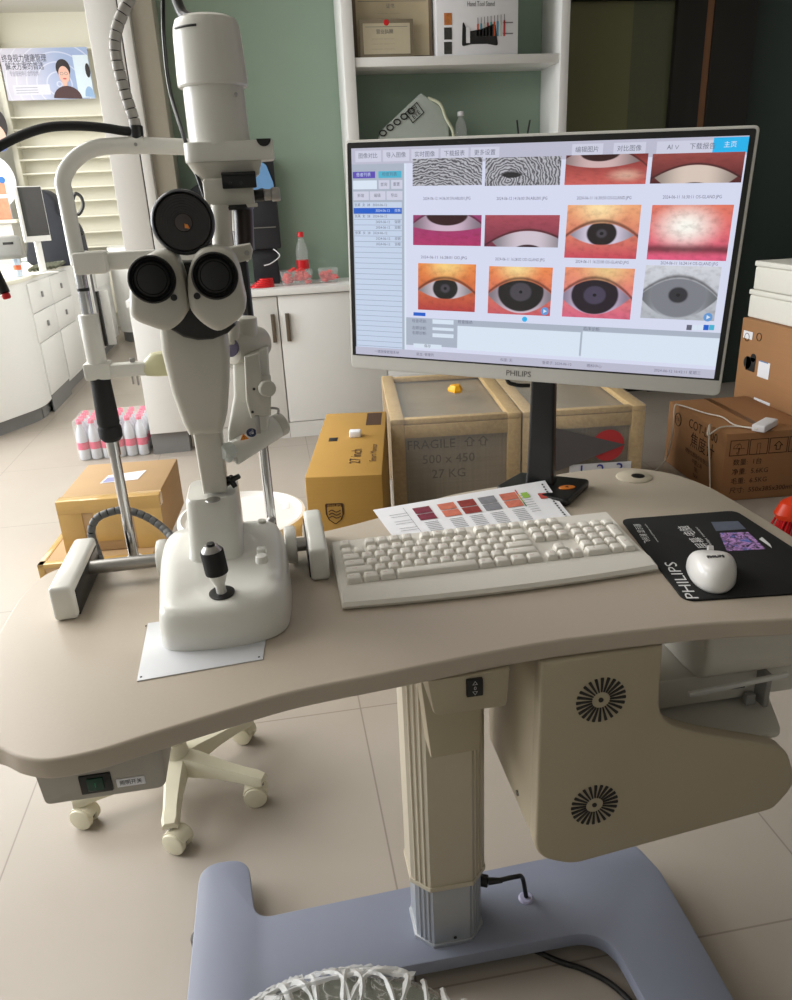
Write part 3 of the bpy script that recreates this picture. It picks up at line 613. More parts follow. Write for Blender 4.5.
b = MB(); b.tube([yat(168, -25, 1.1), yat(175, -5, 1.09), yat(183, 14, 1.075), V((LX - .012, LY + .005, 1.4765)), V((LX - .004, LY + .012, 1.473))], .0062, M_BLK, 12); put('lamp_lead', b, None, 'thick black lead entering the top of the lamp housing', 'cable')

# ------------------------------------------------------------ keyboard
kb = thing('keyboard', (.288, 1.015, T), 'white full-size keyboard with a wide palm rest in front of the monitor', 'keyboard')
KX0, KX1 = .058, .519
def kz(y): return .766 + (y - .965) * .075
prof = [(.9225, .7515), (.919, .757), (.923, .762), (.945, .7665), (.962, .766), (.965, kz(.965) - .001), (1.092, kz(1.092) - .001), (1.098, .7735), (1.102, .767), (1.100, .7515)]
b = MB(); b.loft([[(x, y - .010 * (1 - ((2 * (x - KX0) / (KX1 - KX0) - 1) ** 2)) * (1 if y < .93 else 0) + dy, z if not ins else .7515 + (z - .7515) * .8) for y, z in prof] for x, ins, dy in [(KX0, 1, 0), (KX0 + .003, 0, 0)] + [(KX0 + .003 + (KX1 - KX0 - .006) * k / 16, 0, 0) for k in range(1, 16)] + [(KX1 - .003, 0, 0), (KX1, 1, 0)]], M_KEY)
b.text('PHILIPS', .0072, M_INK, frame((.400, .9935, kz(.9935) + .0003), (1, 0, 0), (0, 1, .075)))
put('keyboard_body', b, kb)
U = .01905; K0 = KX0 + .0115; ROWY = [.9745 + .019 * i for i in range(5)] + [.9745 + .019 * 5 + .005]
def rk(start, ws, names): 
    x = start; o = []
    for w_, nm in zip(ws, names):
        if nm is not None: o.append((x, w_, nm))
        x += w_
    return o
rows = [rk(0, [1.25, 1.25, 1.25, 6.25, 1.25, 1.25, 1.25, 1.25], ['Ctrl', 'Win', 'Alt', '', 'Alt', 'Win', '▤', 'Ctrl']),
        rk(0, [2.25] + [1] * 10 + [2.75], ['Shift'] + list('ZXCVBNM,./') + ['Shift']),
        rk(0, [1.75] + [1] * 11 + [2.25], ['Caps'] + list("ASDFGHJKL;'") + ['Enter']),
        rk(0, [1.5] + [1] * 12 + [1.5], ['Tab'] + list('QWERTYUIOP[]') + ['\\']),
        rk(0, [1] * 13 + [2], list('`1234567890-=') + ['←']),
        rk(0, [1, 1, 1, 1, 1, 1, .5, 1, 1, 1, 1, .5, 1, 1, 1, 1], ['Esc', None, 'F1', 'F2', 'F3', 'F4', None, 'F5', 'F6', 'F7', 'F8', None, 'F9', 'F10', 'F11', 'F12'])]
sc_ = (15.0 / 15.0)
nv = 15.25; npd = 18.45
rows[0] += [(nv, 1, '←'), (nv + 1, 1, '↓'), (nv + 2, 1, '→'), (npd, 2, '0'), (npd + 2, 1, '.')]
rows[1] += [(nv + 1, 1, '↑'), (npd, 1, '1'), (npd + 1, 1, '2'), (npd + 2, 1, '3')]
rows[2] += [(npd, 1, '4'), (npd + 1, 1, '5'), (npd + 2, 1, '6')]
rows[3] += [(nv, 1, 'Del'), (nv + 1, 1, 'End'), (nv + 2, 1, 'PgD'), (npd, 1, '7'), (npd + 1, 1, '8'), (npd + 2, 1, '9')]
rows[4] += [(nv, 1, 'Ins'), (nv + 1, 1, 'Hm'), (nv + 2, 1, 'PgU'), (npd, 1, 'Num'), (npd + 1, 1, '/'), (npd + 2, 1, '*'), (npd + 3, 1, '-')]
rows[5] += [(nv, 1, 'Prt'), (nv + 1, 1, 'Scr'), (nv + 2, 1, 'Pau')]
UU = (KX1 - KX0 - .023) / (npd + 4)
def key(x, w_, r_, nm, tall=0):
    x0 = K0 + x * UU + .0011; x1 = K0 + (x + w_) * UU - .0011; y0 = ROWY[r_] - .0085; y1 = ROWY[r_ + tall] + .0085
    zc = kz((y0 + y1) / 2); b = MB()
    def rg(i, z): return [(p[0], p[1] + 0, z + (p[1] - (y0 + y1) / 2) * .075) for p in roundpoly([(x0 + i, y0 + i, .002), (x1 - i, y0 + i, .002), (x1 - i, y1 - i * .8, .002), (x0 + i, y1 - i * .8, .002)], 2)]
    b.loft([rg(0, zc - .0008), rg(.0006, zc + .003), rg(.0018, zc + .0068), rg(.0026, zc + .0074)], M_KEY)
    if nm: b.text(nm, .0058 if len(nm) == 1 else .0042, M_LEG, frame((x0 + (x1 - x0) * (.5 if w_ == 1 else .35), (y0 + y1) / 2 + .001, zc + .0078), (1, 0, 0), (0, 1, .075)))
    put('key', b, kb, smooth=40)
for r_, row in enumerate(rows):
    for (x, w_, nm) in row: key(x, w_, r_, nm)
key(npd + 3, 1, 2, '+', 1); key(npd + 3, 1, 0, '↵', 1)

# ------------------------------------------------------------ mouse pad, mouse, printed sheet
pb = roundpoly([(.512, .832, .018), (.75, .805, .018), (.748, 1.092, .018), (.548, 1.108, .018)], 6)
b = MB(); M_PAD = mat('black_cloth_pad', (9, 9, 10), .8, noise=.2, scale=500)
b.prism(pb, 'xy', T + .0002, T + .003, M_PAD, .0008)
def padM(px, py, dx=0): # text runs away from the front edge, towards the back
    p = zat(px, py, T + .0034); return frame(p, (-.09, 1, 0), (-1, -.09, 0))
M_PRN = mat('white_print', (214, 214, 214), .7)
dirr = (zat(650, 558, T) - zat(684, 606, T)).normalized()
def fr2(px, py, up=None): return frame(zat(px, py, T + .0034), (-dirr.x, -dirr.y, 0), (-dirr.y, dirr.x, 0)) 
a0 = zat(694, 599, T + .0034); a1 = zat(670, 562, T + .0034); d = (a1 - a0)
F = frame((a0 + a1) / 2, (d.x, d.y, 0), (-d.y, d.x, 0))
mid = (a0 + a1) / 2
b.text('PHILIPS', .024, M_PRN, F, width=d.length * .98)
def ptxt(s, q0, q1, size, m=M_PRN):
    a0 = zat(*q0, T + .0034); a1 = zat(*q1, T + .0034); d = a1 - a0
    b.text(s, size, m, frame((a0 + a1) / 2, (d.x, d.y, 0), (-d.y, d.x, 0)), width=d.length)
ptxt('屏幕·电脑', (706, 548), (683, 526), .022); ptxt('飞利浦 显示器', (649, 543), (637, 524), .013); ptxt('Philips monitor', (712, 546), (696, 527), .006)
ptxt('www.philips.com', (658, 542), (645, 524), .004)
p = [zat(727, 551, T + .0033), zat(766, 549, T + .0033), zat(748, 532, T + .0033), zat(719, 533, T + .0033)]
def art_mat():
    m, nt, bs = new_nt('purple_marbled_print'); n = NB(nt); tc = nt.nodes.new('ShaderNodeTexCoord')
    f = n.noise(tc.outputs['UV'], 5, 5, 2.0); c = n.mix(n.ss(f, .35, .62), lin((34, 24, 60)), lin((196, 150, 214))); c = n.mix(n.ss(n.noise(tc.outputs['UV'], 3, 2), .5, .7), c, lin((70, 110, 190)))
    nt.links.new(c, bs.inputs['Base Color']); bs.inputs['Roughness'].default_value = .7; return m
b.quad(p, art_mat()); b.quad([zat(716, 531, T + .0033), zat(746, 529, T + .0033), zat(738, 521, T + .0033), zat(711, 522, T + .0033)], mat('slate_print', (88, 94, 110), .7, noise=.2, scale=90))
b.quad([zat(759, 539, T + .0033), zat(772, 548, T + .0033), zat(770, 544, T + .0033), zat(762, 537, T + .0033)], M_PRN)
put('mouse_pad', b, None, 'black mouse pad with white lettering and a purple picture', 'mouse pad')
mo = thing('computer_mouse', (.60, .865, T + .003), 'white computer mouse lying on the black mouse pad', 'mouse')
mc = zat(712, 570.5, T + .014); ang = radians(-24)
R = Matrix.Translation((mc.x, mc.y, T + .0035)) @ Matrix.Rotation(ang, 4, 'Z')
def mring(k):
    t = k / 12; z = .034 * sin(t * pi / 2) ** .9 if k else 0; s_ = cos(t * pi / 2) ** .55 if k < 12 else .02
    pts = []
    for i in range(40):
        a = 2 * pi * i / 40; ca, sa = cos(a), sin(a); e_ = .62 if sa > 0 else .95
        x = .031 * abs(ca) ** e_ * (1 if ca > 0 else -1); y = (.043 if sa > 0 else .052) * abs(sa) ** e_ * (1 if sa > 0 else -1)
        x *= 1.04 + .10 * (y / .05); zz = z * (1 - .34 * max(0, y * s_ / .045))
        pts.append((x * s_, y * s_ - .004 * t, zz))
    return pts
b = MB(); b.loft([[(x * .93, y * .95, 0) for x, y, _ in mring(0)], [(x, y, .004) for x, y, _ in mring(0)]] + [[(x, y, z + .006) for x, y, z in mring(k)] for k in range(1, 13)], mat('glossy_white_shell', (226, 224, 220), .3, coat=.2, noise=.01), M=R); ms = put('shell', b, mo, smooth=80)
b = MB(); b.text('PHILIPS', .0075, mat('grey_print', (60, 60, 62), .6), R @ frame((0, -.016, .0402), (.96, .27, 0), (-.27, .96, -.05)), depth=.15); put('logo', b, mo, 'small grey lettering')
b = MB(); b.cyl(R @ V((-.0035, .034, .024)), R @ V((.0035, .034, .024)), .009, mat('wheel_grey', (180, 178, 176), .6), n=24); put('scroll_wheel', b, mo)
# sheet
sA, sB, sC, sD = zat(373, 510, .757), zat(545, 480.5, .775), V((.475, 1.085, .7512)), V((.175, 1.07, .7512))
b = MB(); N_ = 10
def sp(u, v, dz=0):
    p = (sD * (1 - u) + sC * u) * (1 - v) + (sA * (1 - u) + sB * u) * v; p = V(p); p.z = .7512 + (p.z - .7512) * v + .004 * sin(v * pi) * u * 0 + dz; return p
i_ = b.mi(M_PAPER)
for lay, dz in ((0, 0.0003), (1, -.0002)):
    vs = [[b.bm.verts.new(sp(i / N_, j / N_, dz)) for i in range(N_ + 1)] for j in range(N_ + 1)]
    for j in range(N_):
        for i in range(N_): b.bm.faces.new((vs[j][i], vs[j][i + 1], vs[j + 1][i + 1], vs[j + 1][i]) if lay == 0 else (vs[j][i], vs[j + 1][i], vs[j + 1][i + 1], vs[j][i + 1]))
def sq(u0, u1, v0, v1, m): b.quad([sp(u0, v0, .0012), sp(u1, v0, .0012), sp(u1, v1, .0012), sp(u0, v1, .0012)], m)
cols = {'a': mat('print_maroon', (120, 40, 60), .8, noise=.4, scale=90), 'b': mat('print_salmon', (200, 112, 90), .8, noise=.4, scale=90), 'c': mat('print_dark_red', (140, 50, 44), .8, noise=.5, scale=90), 'd': mat('print_grey', (128, 128, 134), .8, noise=.3, scale=120)}
for (u, m) in ((.20, 'a'), (.34, 'b'), (.455, 'c'), (.575, 'd'), (.70, 'b')):
    for v0 in (.62, .76): 
        sq(u, u + .095, v0, v0 + .125, cols[m])
        if m in 'bc': sq(u + .03, u + .065, v0 + .03, v0 + .08, mat('print_iris', (50, 26, 26), .8))
    for k in range(7): sq(u + .01, u + .085, .56 - .035 * k, .568 - .035 * k, M_GINK)
for k in range(12): sq(.06 + .0, .16, .86 - .05 * k, .866 - .05 * k, M_GINK) if k % 3 else None
for k in range(8): sq(.81, .865, .80 - .045 * k, .806 - .045 * k, M_GINK)
b_c = [(.84, .80, (150, 190, 80)), (.93, .74, (180, 70, 60))]
for u, v, c_ in b_c: sq(u - .02, u + .02, v - .05, v + .05, mat('print_spot%d' % c_[0], c_, .8))
sq(.155, .157, .2, .93, M_GINK)
for k in range(16): sq(.965, .975, .92 - .045 * k, .945 - .045 * k, M_INK)
for k, c_ in enumerate([(200, 60, 50), (220, 150, 50), (150, 170, 60), (60, 120, 70)]): sq(.80, .807, .84 - .08 * k, .92 - .08 * k, mat('print_scale%d' % k, c_, .8))
put('printed_report', b, None, 'printed report sheet with small eye pictures, tucked behind the keyboard', 'paper', smooth=None)

# ------------------------------------------------------------ monitor
MW, MH = .612, .369
mon = thing('monitor', (.47, 1.28, T), 'white-rimmed computer monitor showing a grid of eye pictures', 'monitor')
yw, tl, rl = -.547, .021, -.031
r0 = V((cos(yw), sin(yw), 0)); nn = V((sin(yw), -cos(yw), 0)); vv = V((0, 0, 1)) * cos(tl) - nn * sin(tl)
uu = r0 * cos(rl) + vv * sin(rl); vv = vv * cos(rl) - r0 * sin(rl); NNn = uu.cross(vv)
MM = Matrix((uu, vv, NNn)).transposed().to_4x4(); MM.translation = V((.403, 1.194, 1.167))
b = MB(); b.prism(roundpoly([(-MW / 2, -MH / 2, .010), (MW / 2, -MH / 2, .010), (MW / 2, MH / 2, .008), (-MW / 2, MH / 2, .008)], 5), 'xy', -.012, 0.0, mat('monitor_white', (206, 204, 198), .4), .002, M=MM)
b.prism(roundpoly([(-.24, -.14, .04), (.24, -.14, .04), (.24, .12, .04), (-.24, .12, .04)], 5), 'xy', -.04, -.011, MATS['monitor_white'], .010, M=MM); hs = put('housing', b, mon)
b = MB(); BZ0 = -MH / 2 + .0235
b.prism(roundpoly([(-MW / 2 + .004, BZ0, .001), (MW / 2 - .004, BZ0, .001), (MW / 2 - .004, MH / 2 - .004, .004), (-MW / 2 + .004, MH / 2 - .004, .004)], 3), 'xy', -.001, .0006, M_BLK, M=MM); put('black_border', b, mon)
b = MB(); b.text('PHILIPS', .013, mat('logo_grey', (96, 92, 90), .5), MM @ Matrix.Translation((-.003, -MH / 2 + .0115, .0006)), width=.041); put('logo', b, mon, 'grey brand lettering on the chin')
SX0, SX1, SY0, SY1 = -MW / 2 + .0115, MW / 2 - .0115, BZ0 + .003, MH / 2 - .0125
SCR = []
def emat(name, rgb, st=1.0):
    if name in MATS: return MATS[name]
    m = bpy.data.materials.new(name); m.use_nodes = True; MATS[name] = m; nt = m.node_tree; bs = nt.nodes['Principled BSDF']
    bs.inputs['Base Color'].default_value = (.01, .01, .01, 1); bs.inputs['Roughness'].default_value = .35
    bs.inputs['Emission Color'].default_value = lin(rgb); bs.inputs['Emission Strength'].default_value = st * .80; return m
def eye_mat(name, top, bot, iris=.2, ic=(.5, .5), pup=.0, h1=.2, h2=.2, cy=.5, wd=.48, sclera=(216, 196, 204), irisc=(38, 30, 32), pupc=(70, 66, 74), glow=None, shift=0.0, stripes=0, gray=False, lash=.04):
    m, nt, bs = new_nt(name); n = NB(nt); bs.inputs['Base Color'].default_value = (.01, .01, .01, 1); bs.inputs['Roughness'].default_value = .35
    tc = nt.nodes.new('ShaderNodeTexCoord'); uv = tc.outputs['UV']; sp_ = nt.nodes.new('ShaderNodeSeparateXYZ'); nt.links.new(uv, sp_.inputs[0]); u, v = sp_.outputs[0], sp_.outputs[1]
    c = n.mix(v, lin(bot), lin(top))
    if glow:
        gx, gy, gr, gc = glow; dx = n.m('SUBTRACT', u, gx); dy = n.m('SUBTRACT', v, gy); d = n.m('SQRT', n.m('ADD', n.m('MULTIPLY', dx, dx), n.m('MULTIPLY', dy, dy)))
        c = n.mix(n.m('SUBTRACT', 1.0, n.ss(d, 0.0, gr)), c, lin(gc))
    # dark vignette of the picture itself
    dx = n.m('SUBTRACT', u, .5); q = n.m('MULTIPLY', n.m('MULTIPLY', dx, dx), 4.0)
    c = n.mix(n.m('MULTIPLY', n.ss(n.noise(uv, 9, 4), .4, .8), .35), c, lin((90, 30, 34)) if not gray else lin((60, 60, 60)))
    if stripes:
        wv = nt.nodes.new('ShaderNodeTexWave'); wv.wave_type = 'RINGS'; wv.rings_direction = 'SPHERICAL'; wv.inputs['Scale'].default_value = 5.0; wv.inputs['Distortion'].default_value = 9.0
        wv.inputs['Detail'].default_value = 3; wv.inputs['Detail Scale'].default_value = 1.4; mp = nt.nodes.new('ShaderNodeMapping'); mp.inputs['Location'].default_value = (-.5, 1.1 if stripes > 0 else -.1, 0); mp.inputs['Scale'].default_value = (1.6, .6, 1)
        nt.links.new(uv, mp.inputs[0]); nt.links.new(mp.outputs[0], wv.inputs['Vector']); c = n.mix(wv.outputs['Fac'], lin((74, 74, 80)), lin((186, 186, 194)))
    if h1 or h2:
        x = n.m('DIVIDE', n.m('SUBTRACT', u, ic[0] + shift), wd); x2 = n.m('SUBTRACT', 1.0, n.m('MULTIPLY', x, x))
        du = n.m('SUBTRACT', n.m('ADD', cy, n.m('MULTIPLY', x2, h1)), v); dl = n.m('SUBTRACT', v, n.m('SUBTRACT', cy, n.m('MULTIPLY', x2, h2)))
        mk = n.m('MINIMUM', n.ss(du, 0.0, .03), n.ss(dl, 0.0, .03))
        # crease and lash line
        lb = n.m('SUBTRACT', 1.0, n.ss(n.m('ABSOLUTE', n.m('ADD', du, lash * .6)), .0, lash + .02)); c = n.mix(n.m('MULTIPLY', lb, .75), c, lin((40, 22, 24)) if not gray else lin((48, 48, 52)))
        ex = n.m('SUBTRACT', u, ic[0]); ey = n.m('SUBTRACT', v, ic[1]); dd = n.m('SQRT', n.m('ADD', n.m('MULTIPLY', ex, ex), n.m('MULTIPLY', n.m('MULTIPLY', ey, ey), .78)))
        ey_c = n.mix(n.ss(n.m('ABSOLUTE', n.m('SUBTRACT', u, ic[0])), .1, .5), lin(sclera), lin(tuple(int(k * .62) for k in sclera)))
        ey_c = n.mix(n.ss(dd, iris + .02, iris - .015), ey_c, lin(irisc))
        # from_min > from_max is fine for map range
        if pup: ey_c = n.mix(n.ss(dd, pup + .02, pup - .02), ey_c, lin(pupc)); ey_c = n.mix(n.ss(dd, .035, .02), ey_c, lin((16, 14, 18)))
        c = n.mix(mk, c, ey_c)
    nt.links.new(c, bs.inputs['Emission Color']); bs.inputs['Emission Strength'].default_value = .80; return m
# screen coordinates: u,v in 0..1 from the top left of the lit area, from its corners in the photograph
def suv(px, py):
    d = _d(px, py); o = V((0, 0, CAM_H)); t = (MM.translation - o).dot(NNn) / d.dot(NNn); q = MM.inverted() @ (o + d * t); return q.x, q.y
b = MB()
Z0 = .0009
def rect(x0, y0, x1, y1, m, z=.0012): b.quad([MM @ V((x0, y0, z)), MM @ V((x1, y0, z)), MM @ V((x1, y1, z)), MM @ V((x0, y1, z))], m)
def prect(pa, pb_, m, z=.0012):     # top-left, bottom-right corners
    a = suv(*pa); c = suv(*pb_); rect(max(SX0, a[0]), max(SY0, c[1]), min(SX1, c[0]), min(SY1, a[1]), m, z)
E_BG = emat('ui_pale_lilac', (214, 218, 240)); E_BAR = emat('ui_grey_lilac', (186, 186, 206)); E_PAN = emat('ui_panel', (196, 210, 232)); E_TX = emat('ui_text', (96, 98, 116)); E_GR = emat('ui_grey', (168, 178, 194)); E_WH = emat('ui_white', (216, 228, 242)); E_BL = emat('ui_blue', (24, 92, 200)); E_CY = emat('ui_cyan', (30, 178, 236)); E_PU = emat('ui_violet', (88, 70, 176)); E_TQ = emat('ui_turquoise', (70, 176, 206)); E_BTN = emat('ui_button', (204, 206, 224)); E_DV = emat('ui_line', (140, 152, 176)); E_TS = emat('ui_sel_text', (200, 216, 240))
rect(SX0, SY0, SX1, SY1, E_BG, .0008)
W_, H_ = SX1 - SX0, SY1 - SY0
def R(u0, v0, u1, v1, m, z=.0012): rect(SX0 + u0 * W_, SY1 - v1 * H_, SX0 + u1 * W_, SY1 - v0 * H_, m, z)
def Tx(u, v, s, size, m=E_TX, al='CENTER', z=.0020, width=None): b.text(s, size, m, MM @ Matrix.Translation((SX0 + u * W_, SY1 - v * H_, z)), al, width=width)
top_v = .072; sbar = .155; gb = .775
R(0, 0, 1, top_v, E_BAR, .0010)
for k, s in enumerate(('图像对比', '导入图像', '实时图像', '下载报表', '更多设置')): R(.012 + .082 * k, .012, .088 + .082 * k, top_v - .01, E_BTN, .0012); Tx(.05 + .082 * k, top_v * .5, s, .0085)
for u0, s in ((.60, '编辑图片'), (.70, '对比图像'), (.80, 'AI ∨'), (.865, '下载报告')):
    R(u0, .012, u0 + .075, top_v - .01, E_BTN, .0012); Tx(u0 + .037, top_v * .5, s, .0085)
R(.925, .004, 1.0, top_v - .01, E_CY, .0014); Tx(.962, top_v * .45, '主页', .0085, E_WH)
R(0, top_v, sbar, .975, E_GR, .0010)
R(.003, .105, .07, .135, E_PU); R(.08, .105, .147, .135, E_TQ); Tx(.036, .12, '患者列表', .0065, E_TS, z=.0022); Tx(.113, .12, '检查列表', .0065, E_TX, z=.0022)
R(.003, .145, .075, .185, E_WH); R(.08, .145, .112, .185, E_BTN); R(.117, .145, .15, .185, E_BTN); Tx(.096, .165, '查询', .006); Tx(.133, .165, '重置', .006)
for k, s in enumerate(('新增', '编辑', '导出')): R(.003 + .05 * k, .195, .05 + .05 * k, .235, E_BTN); Tx(.026 + .05 * k, .215, s, .006)
R(.003, .245, .148, .97, E_PAN)
for k in range(27):
    v = .245 + .0262 * (k + 1); R(.003, v, .148, v + .0022, E_DV, .0014)
R(.003, .271, .148, .2975, E_BL, .0016)
for k in range(8):
    v = .258 + .0262 * k; m = E_TS if k == 1 else E_TX
    if k in (0, 2, 5): Tx(.006, v, '张某  女  28   2024-06-12', .0055, m, 'LEFT')
    else: Tx(.07, v, '2024-06-12     双眼', .0055, m, 'LEFT')
R(sbar, top_v, sbar + .006, .975, E_WH, .0012)
lid1 = eye_mat('lid_magenta', (150, 60, 110), (176, 50, 104), iris=.3, ic=(.5, 1.0), h1=.55, h2=.16, cy=.62, wd=.55, sclera=(206, 180, 200), irisc=(50, 20, 26))
lid2 = eye_mat('lid_rose', (170, 76, 90), (112, 44, 66), iris=.2, ic=(.6, -.15), h1=.36, h2=.6, cy=.16, wd=.5, sclera=(206, 194, 206), irisc=(52, 20, 30))
lid3 = eye_mat('lid_coral', (120, 40, 40), (204, 96, 90), iris=.24, ic=(.42, 1.05), h1=.5, h2=.2, cy=.75, wd=.5, sclera=(206, 176, 176), irisc=(46, 14, 14), glow=(.75, .3, .3, (216, 170, 150)))
lid4 = eye_mat('lid_brown', (150, 70, 66), (70, 24, 30), iris=.2, ic=(.5, -.2), h1=.42, h2=.6, cy=.20, wd=.46, sclera=(214, 196, 184), irisc=(44, 14, 18))
gry1 = eye_mat('grey_ridges', (130, 130, 136), (120, 120, 126), h1=0, h2=0, stripes=1, gray=True)
gry2 = eye_mat('grey_iris_ridges', (120, 120, 126), (120, 120, 126), iris=.12, ic=(.36, .38), h1=.12, h2=.12, cy=.38, wd=.16, stripes=-1, gray=True, irisc=(36, 36, 40), sclera=(80, 80, 84), lash=.02)
e1 = eye_mat('eye_small_pupil', (240, 170, 120), (200, 70, 90), iris=.205, ic=(.5, .47), h1=.24, h2=.20, cy=.44, wd=.46, pup=.07, glow=(.45, .95, .45, (255, 226, 170)), sclera=(216, 206, 226), irisc=(34, 26, 28))
e2 = eye_mat('closed_lid', (226, 120, 96), (226, 90, 130), h1=0.0001, h2=-.02, cy=.13, wd=.5, glow=(.45, .62, .55, (255, 255, 246)), iris=.01, lash=.12)
e3 = eye_mat('eye_orange', (236, 140, 70), (180, 60, 60), iris=.215, ic=(.48, .48), h1=.26, h2=.18, cy=.42, wd=.48, pup=.08, glow=(.5, 1.0, .5, (250, 210, 130)), sclera=(206, 196, 204), irisc=(30, 28, 28))
e4 = eye_mat('eye_large_iris', (238, 140, 80), (200, 90, 100), iris=.36, ic=(.52, .48), h1=.34, h2=.38, cy=.40, wd=.54, pup=.17, glow=(.45, 1.0, .45, (250, 220, 150)), sclera=(206, 190, 204), irisc=(30, 26, 28))
e5 = eye_mat('eye_violet', (236, 150, 110), (214, 100, 130), iris=.34, ic=(.46, .46), h1=.36, h2=.36, cy=.42, wd=.52, pup=.16, glow=(.6, 1.0, .5, (236, 200, 140)), sclera=(214, 196, 226), irisc=(34, 24, 36), pupc=(70, 62, 84))
e6 = eye_mat('eye_grey', (210, 212, 220), (176, 180, 188), iris=.37, ic=(.48, .46), h1=.36, h2=.42, cy=.42, wd=.54, pup=.13, gray=True, sclera=(172, 176, 184), irisc=(124, 126, 134), pupc=(50, 50, 56))
pics = [((413, 159), (482, 185), gry1), ((486, 158), (560, 185), gry2), ((566.5, 155.5), (645.5, 184), lid3), ((653, 154), (741, 182.5), lid4),
        ((413.5, 215), (481, 246), lid1), ((485.5, 215), (558, 247.5), lid2), ((568, 205), (636, 259), e1), ((652.5, 205), (726, 261), e2),
        ((418.5, 263), (475, 312), e3), ((489.5, 266), (550, 316), e4), ((565.5, 267), (630, 319.5), e5), ((646, 265), (714, 321), e6)]
caps = ((447, 198.5, '2024-06-12 14:36:30 SN:ABL001.JPG'), (522, 198.5, '2024-06-12 14:36:00 SN:ABL001.JPG'), (604, 198, '2024-06-11 16:30:50 OS-GLAND.JPG'), (692, 197, '2024-06-11 16:30:11 OS-GLAND.JPG'), (444, 257.5, '2024-06-11 16:28:01 OD.JPG'), (520, 259.5, '2024-06-11 16:28:02 OD-GLAND.JPG'), (602, 262, '2024-06-11 16:25:08 OS-GLAND.JPG'), (689, 263.5, '2024-06-11 16:24:14 OS-GLAND.JPG'))
for pa, pb_, m in pics: prect(pa, pb_, m, .0016)
for px, py, s in caps:
    q = suv(px, py); b.text(s, .0062, E_TX, MM @ Matrix.Translation((q[0], q[1], .002)), width=.078)
R(sbar + .006, gb + .02, 1, .935, E_GR, .0022)
q = suv(517, 316); yb = q[1]
def PR(pa, pb_, m, z=.0026): prect(pa, pb_, m, z)
PR((414, 312), (426, 316), E_BL); PR((433, 319), (454, 324.5), E_WH); PR((433, 327), (454, 331), E_WH); PR((433, 333), (454, 338), E_WH); PR((414, 343), (442, 349), E_WH)
PR((458, 325.5), (579, 357), E_WH); PR((583, 331), (719, 366), E_WH)
for (px, py, s) in ((420, 321, '检查项目:'), (420, 328, '左眼诊断:'), (420, 333, '右眼诊断:'), (428, 346, '保存'), (466, 322, '检查描述:'), (592, 329, '临床诊断:')):
    q = suv(px, py); b.text(s, .0062, E_TX, MM @ Matrix.Translation((q[0], q[1], .003)))
q = suv(525, 319); b.lathe([(0, 0), (.0042, 0), (0, .0001)], MM @ V((q[0], q[1], .0027)), NNn, E_CY, 12)
for k in range(5): PR((687 + 5.6 * k, 324.5), (691.5 + 5.6 * k, 330), (E_TX, E_WH, E_WH, E_BL, E_TQ)[k], .0028)
R(0, .96, 1, 1, E_BAR, .0030)
for (u, s) in ((.10, '一键图像管理系统'), (.22, '医生: 管理员'), (.46, '科室: 无'), (.60, '登录于: 2024-06-12'), (.70, '眼科中心'), (.91, '2024-06-12 16:42:11 星期三')):
    Tx(u, .98, s, .0058, E_TX, z=.0034)
for (px, py) in ((545, 311), (708, 317)):
    q = suv(px, py); b.lathe([(0, 0), (.0062, 0), (0, .0001)], MM @ V((q[0], q[1], .0026)), NNn, emat('ui_play_blue', (96, 150, 210)), 20)
    b.prism([(-.002, -.003), (.0034, 0), (-.002, .003)], 'xy', .0028, .0029, E_WH, M=MM @ Matrix.Translation((q[0], q[1], 0)))
put('screen', b, mon, 'lit screen with a grid of eye pictures', smooth=None)
# stand
A = MM @ V((0.002, -.03, -.042)); Bp = V((.472, 1.285, T))
b = MB(); fx = V((cos(yw), sin(yw), 0)); fy = V((-sin(yw), cos(yw), 0)); SB = Matrix((fx, fy, V((0, 0, 1)))).transposed().to_4x4()
pc = zat(545, 488, T + .01); SB.translation = V((pc.x, pc.y, T))
b.prism(roundpoly([(-.088, -.030, .012), (.052, -.062, .012), (.075, .055, .012), (-.06, .06, .012)]), 'xy', .0005, .016, M_BLK, .005, 3, M=SB); st = put('stand_base', b, mon)
b = MB(); o_ = zat(567, 487.5, T + .0168); b.lathe([(0, 0), (.012, 0), (.0115, .0012), (0, .0014)], o_, (0, 0, 1), mat('orange_button', (214, 120, 30), .4), 24, squash=(1.3, .8)); b.lathe([(0, 0), (.005, 0), (0, .0004)], o_ + V((0, 0, .0014)), (0, 0, 1), M_INK, 3); put('warning_sticker', b, st, 'orange oval sticker')
b = MB(); neck0 = V((pc.x - .006, pc.y + .012, T + .014)); topn = neck0 + V((.0, 0, .37))
def nring(t, wx, wy):
    c = neck0.lerp(topn, t) + fy * .012; return [tuple(c + fx * x + fy * y) for x, y in roundpoly([(-wx, -wy, .006), (wx, -wy, .006), (wx, wy, .006), (-wx, wy, .006)], 3)]
b.loft([nring(0, .027, .018), nring(.06, .025, .016), nring(.15, .024, .015), nring(.4, .022, .014), nring(.6, .021, .014), nring(1, .021, .014)], M_BLK)
nk = put('stand_neck', b, mon)
b = MB(); h0 = nring(.85, .01, .01)[0]; b.prism(roundpoly([(-.05, -.05, .01), (.05, -.05, .01), (.05, .05, .01), (-.05, .05, .01)]), 'xy', -.062, -.039, M_BLK, .004, M=MM); put('mount_plate', b, mon)
b = MB(); b.tube([MM @ V((-.035, -.13, -.042)), MM @ V((-.032, -.19, -.040)), MM @ V((-.018, -.202, -.045)), MM @ V((.004, -.205, -.06))], .0035, M_BLK, 8); put('video_cable', b, mon, 'short black cable loop')

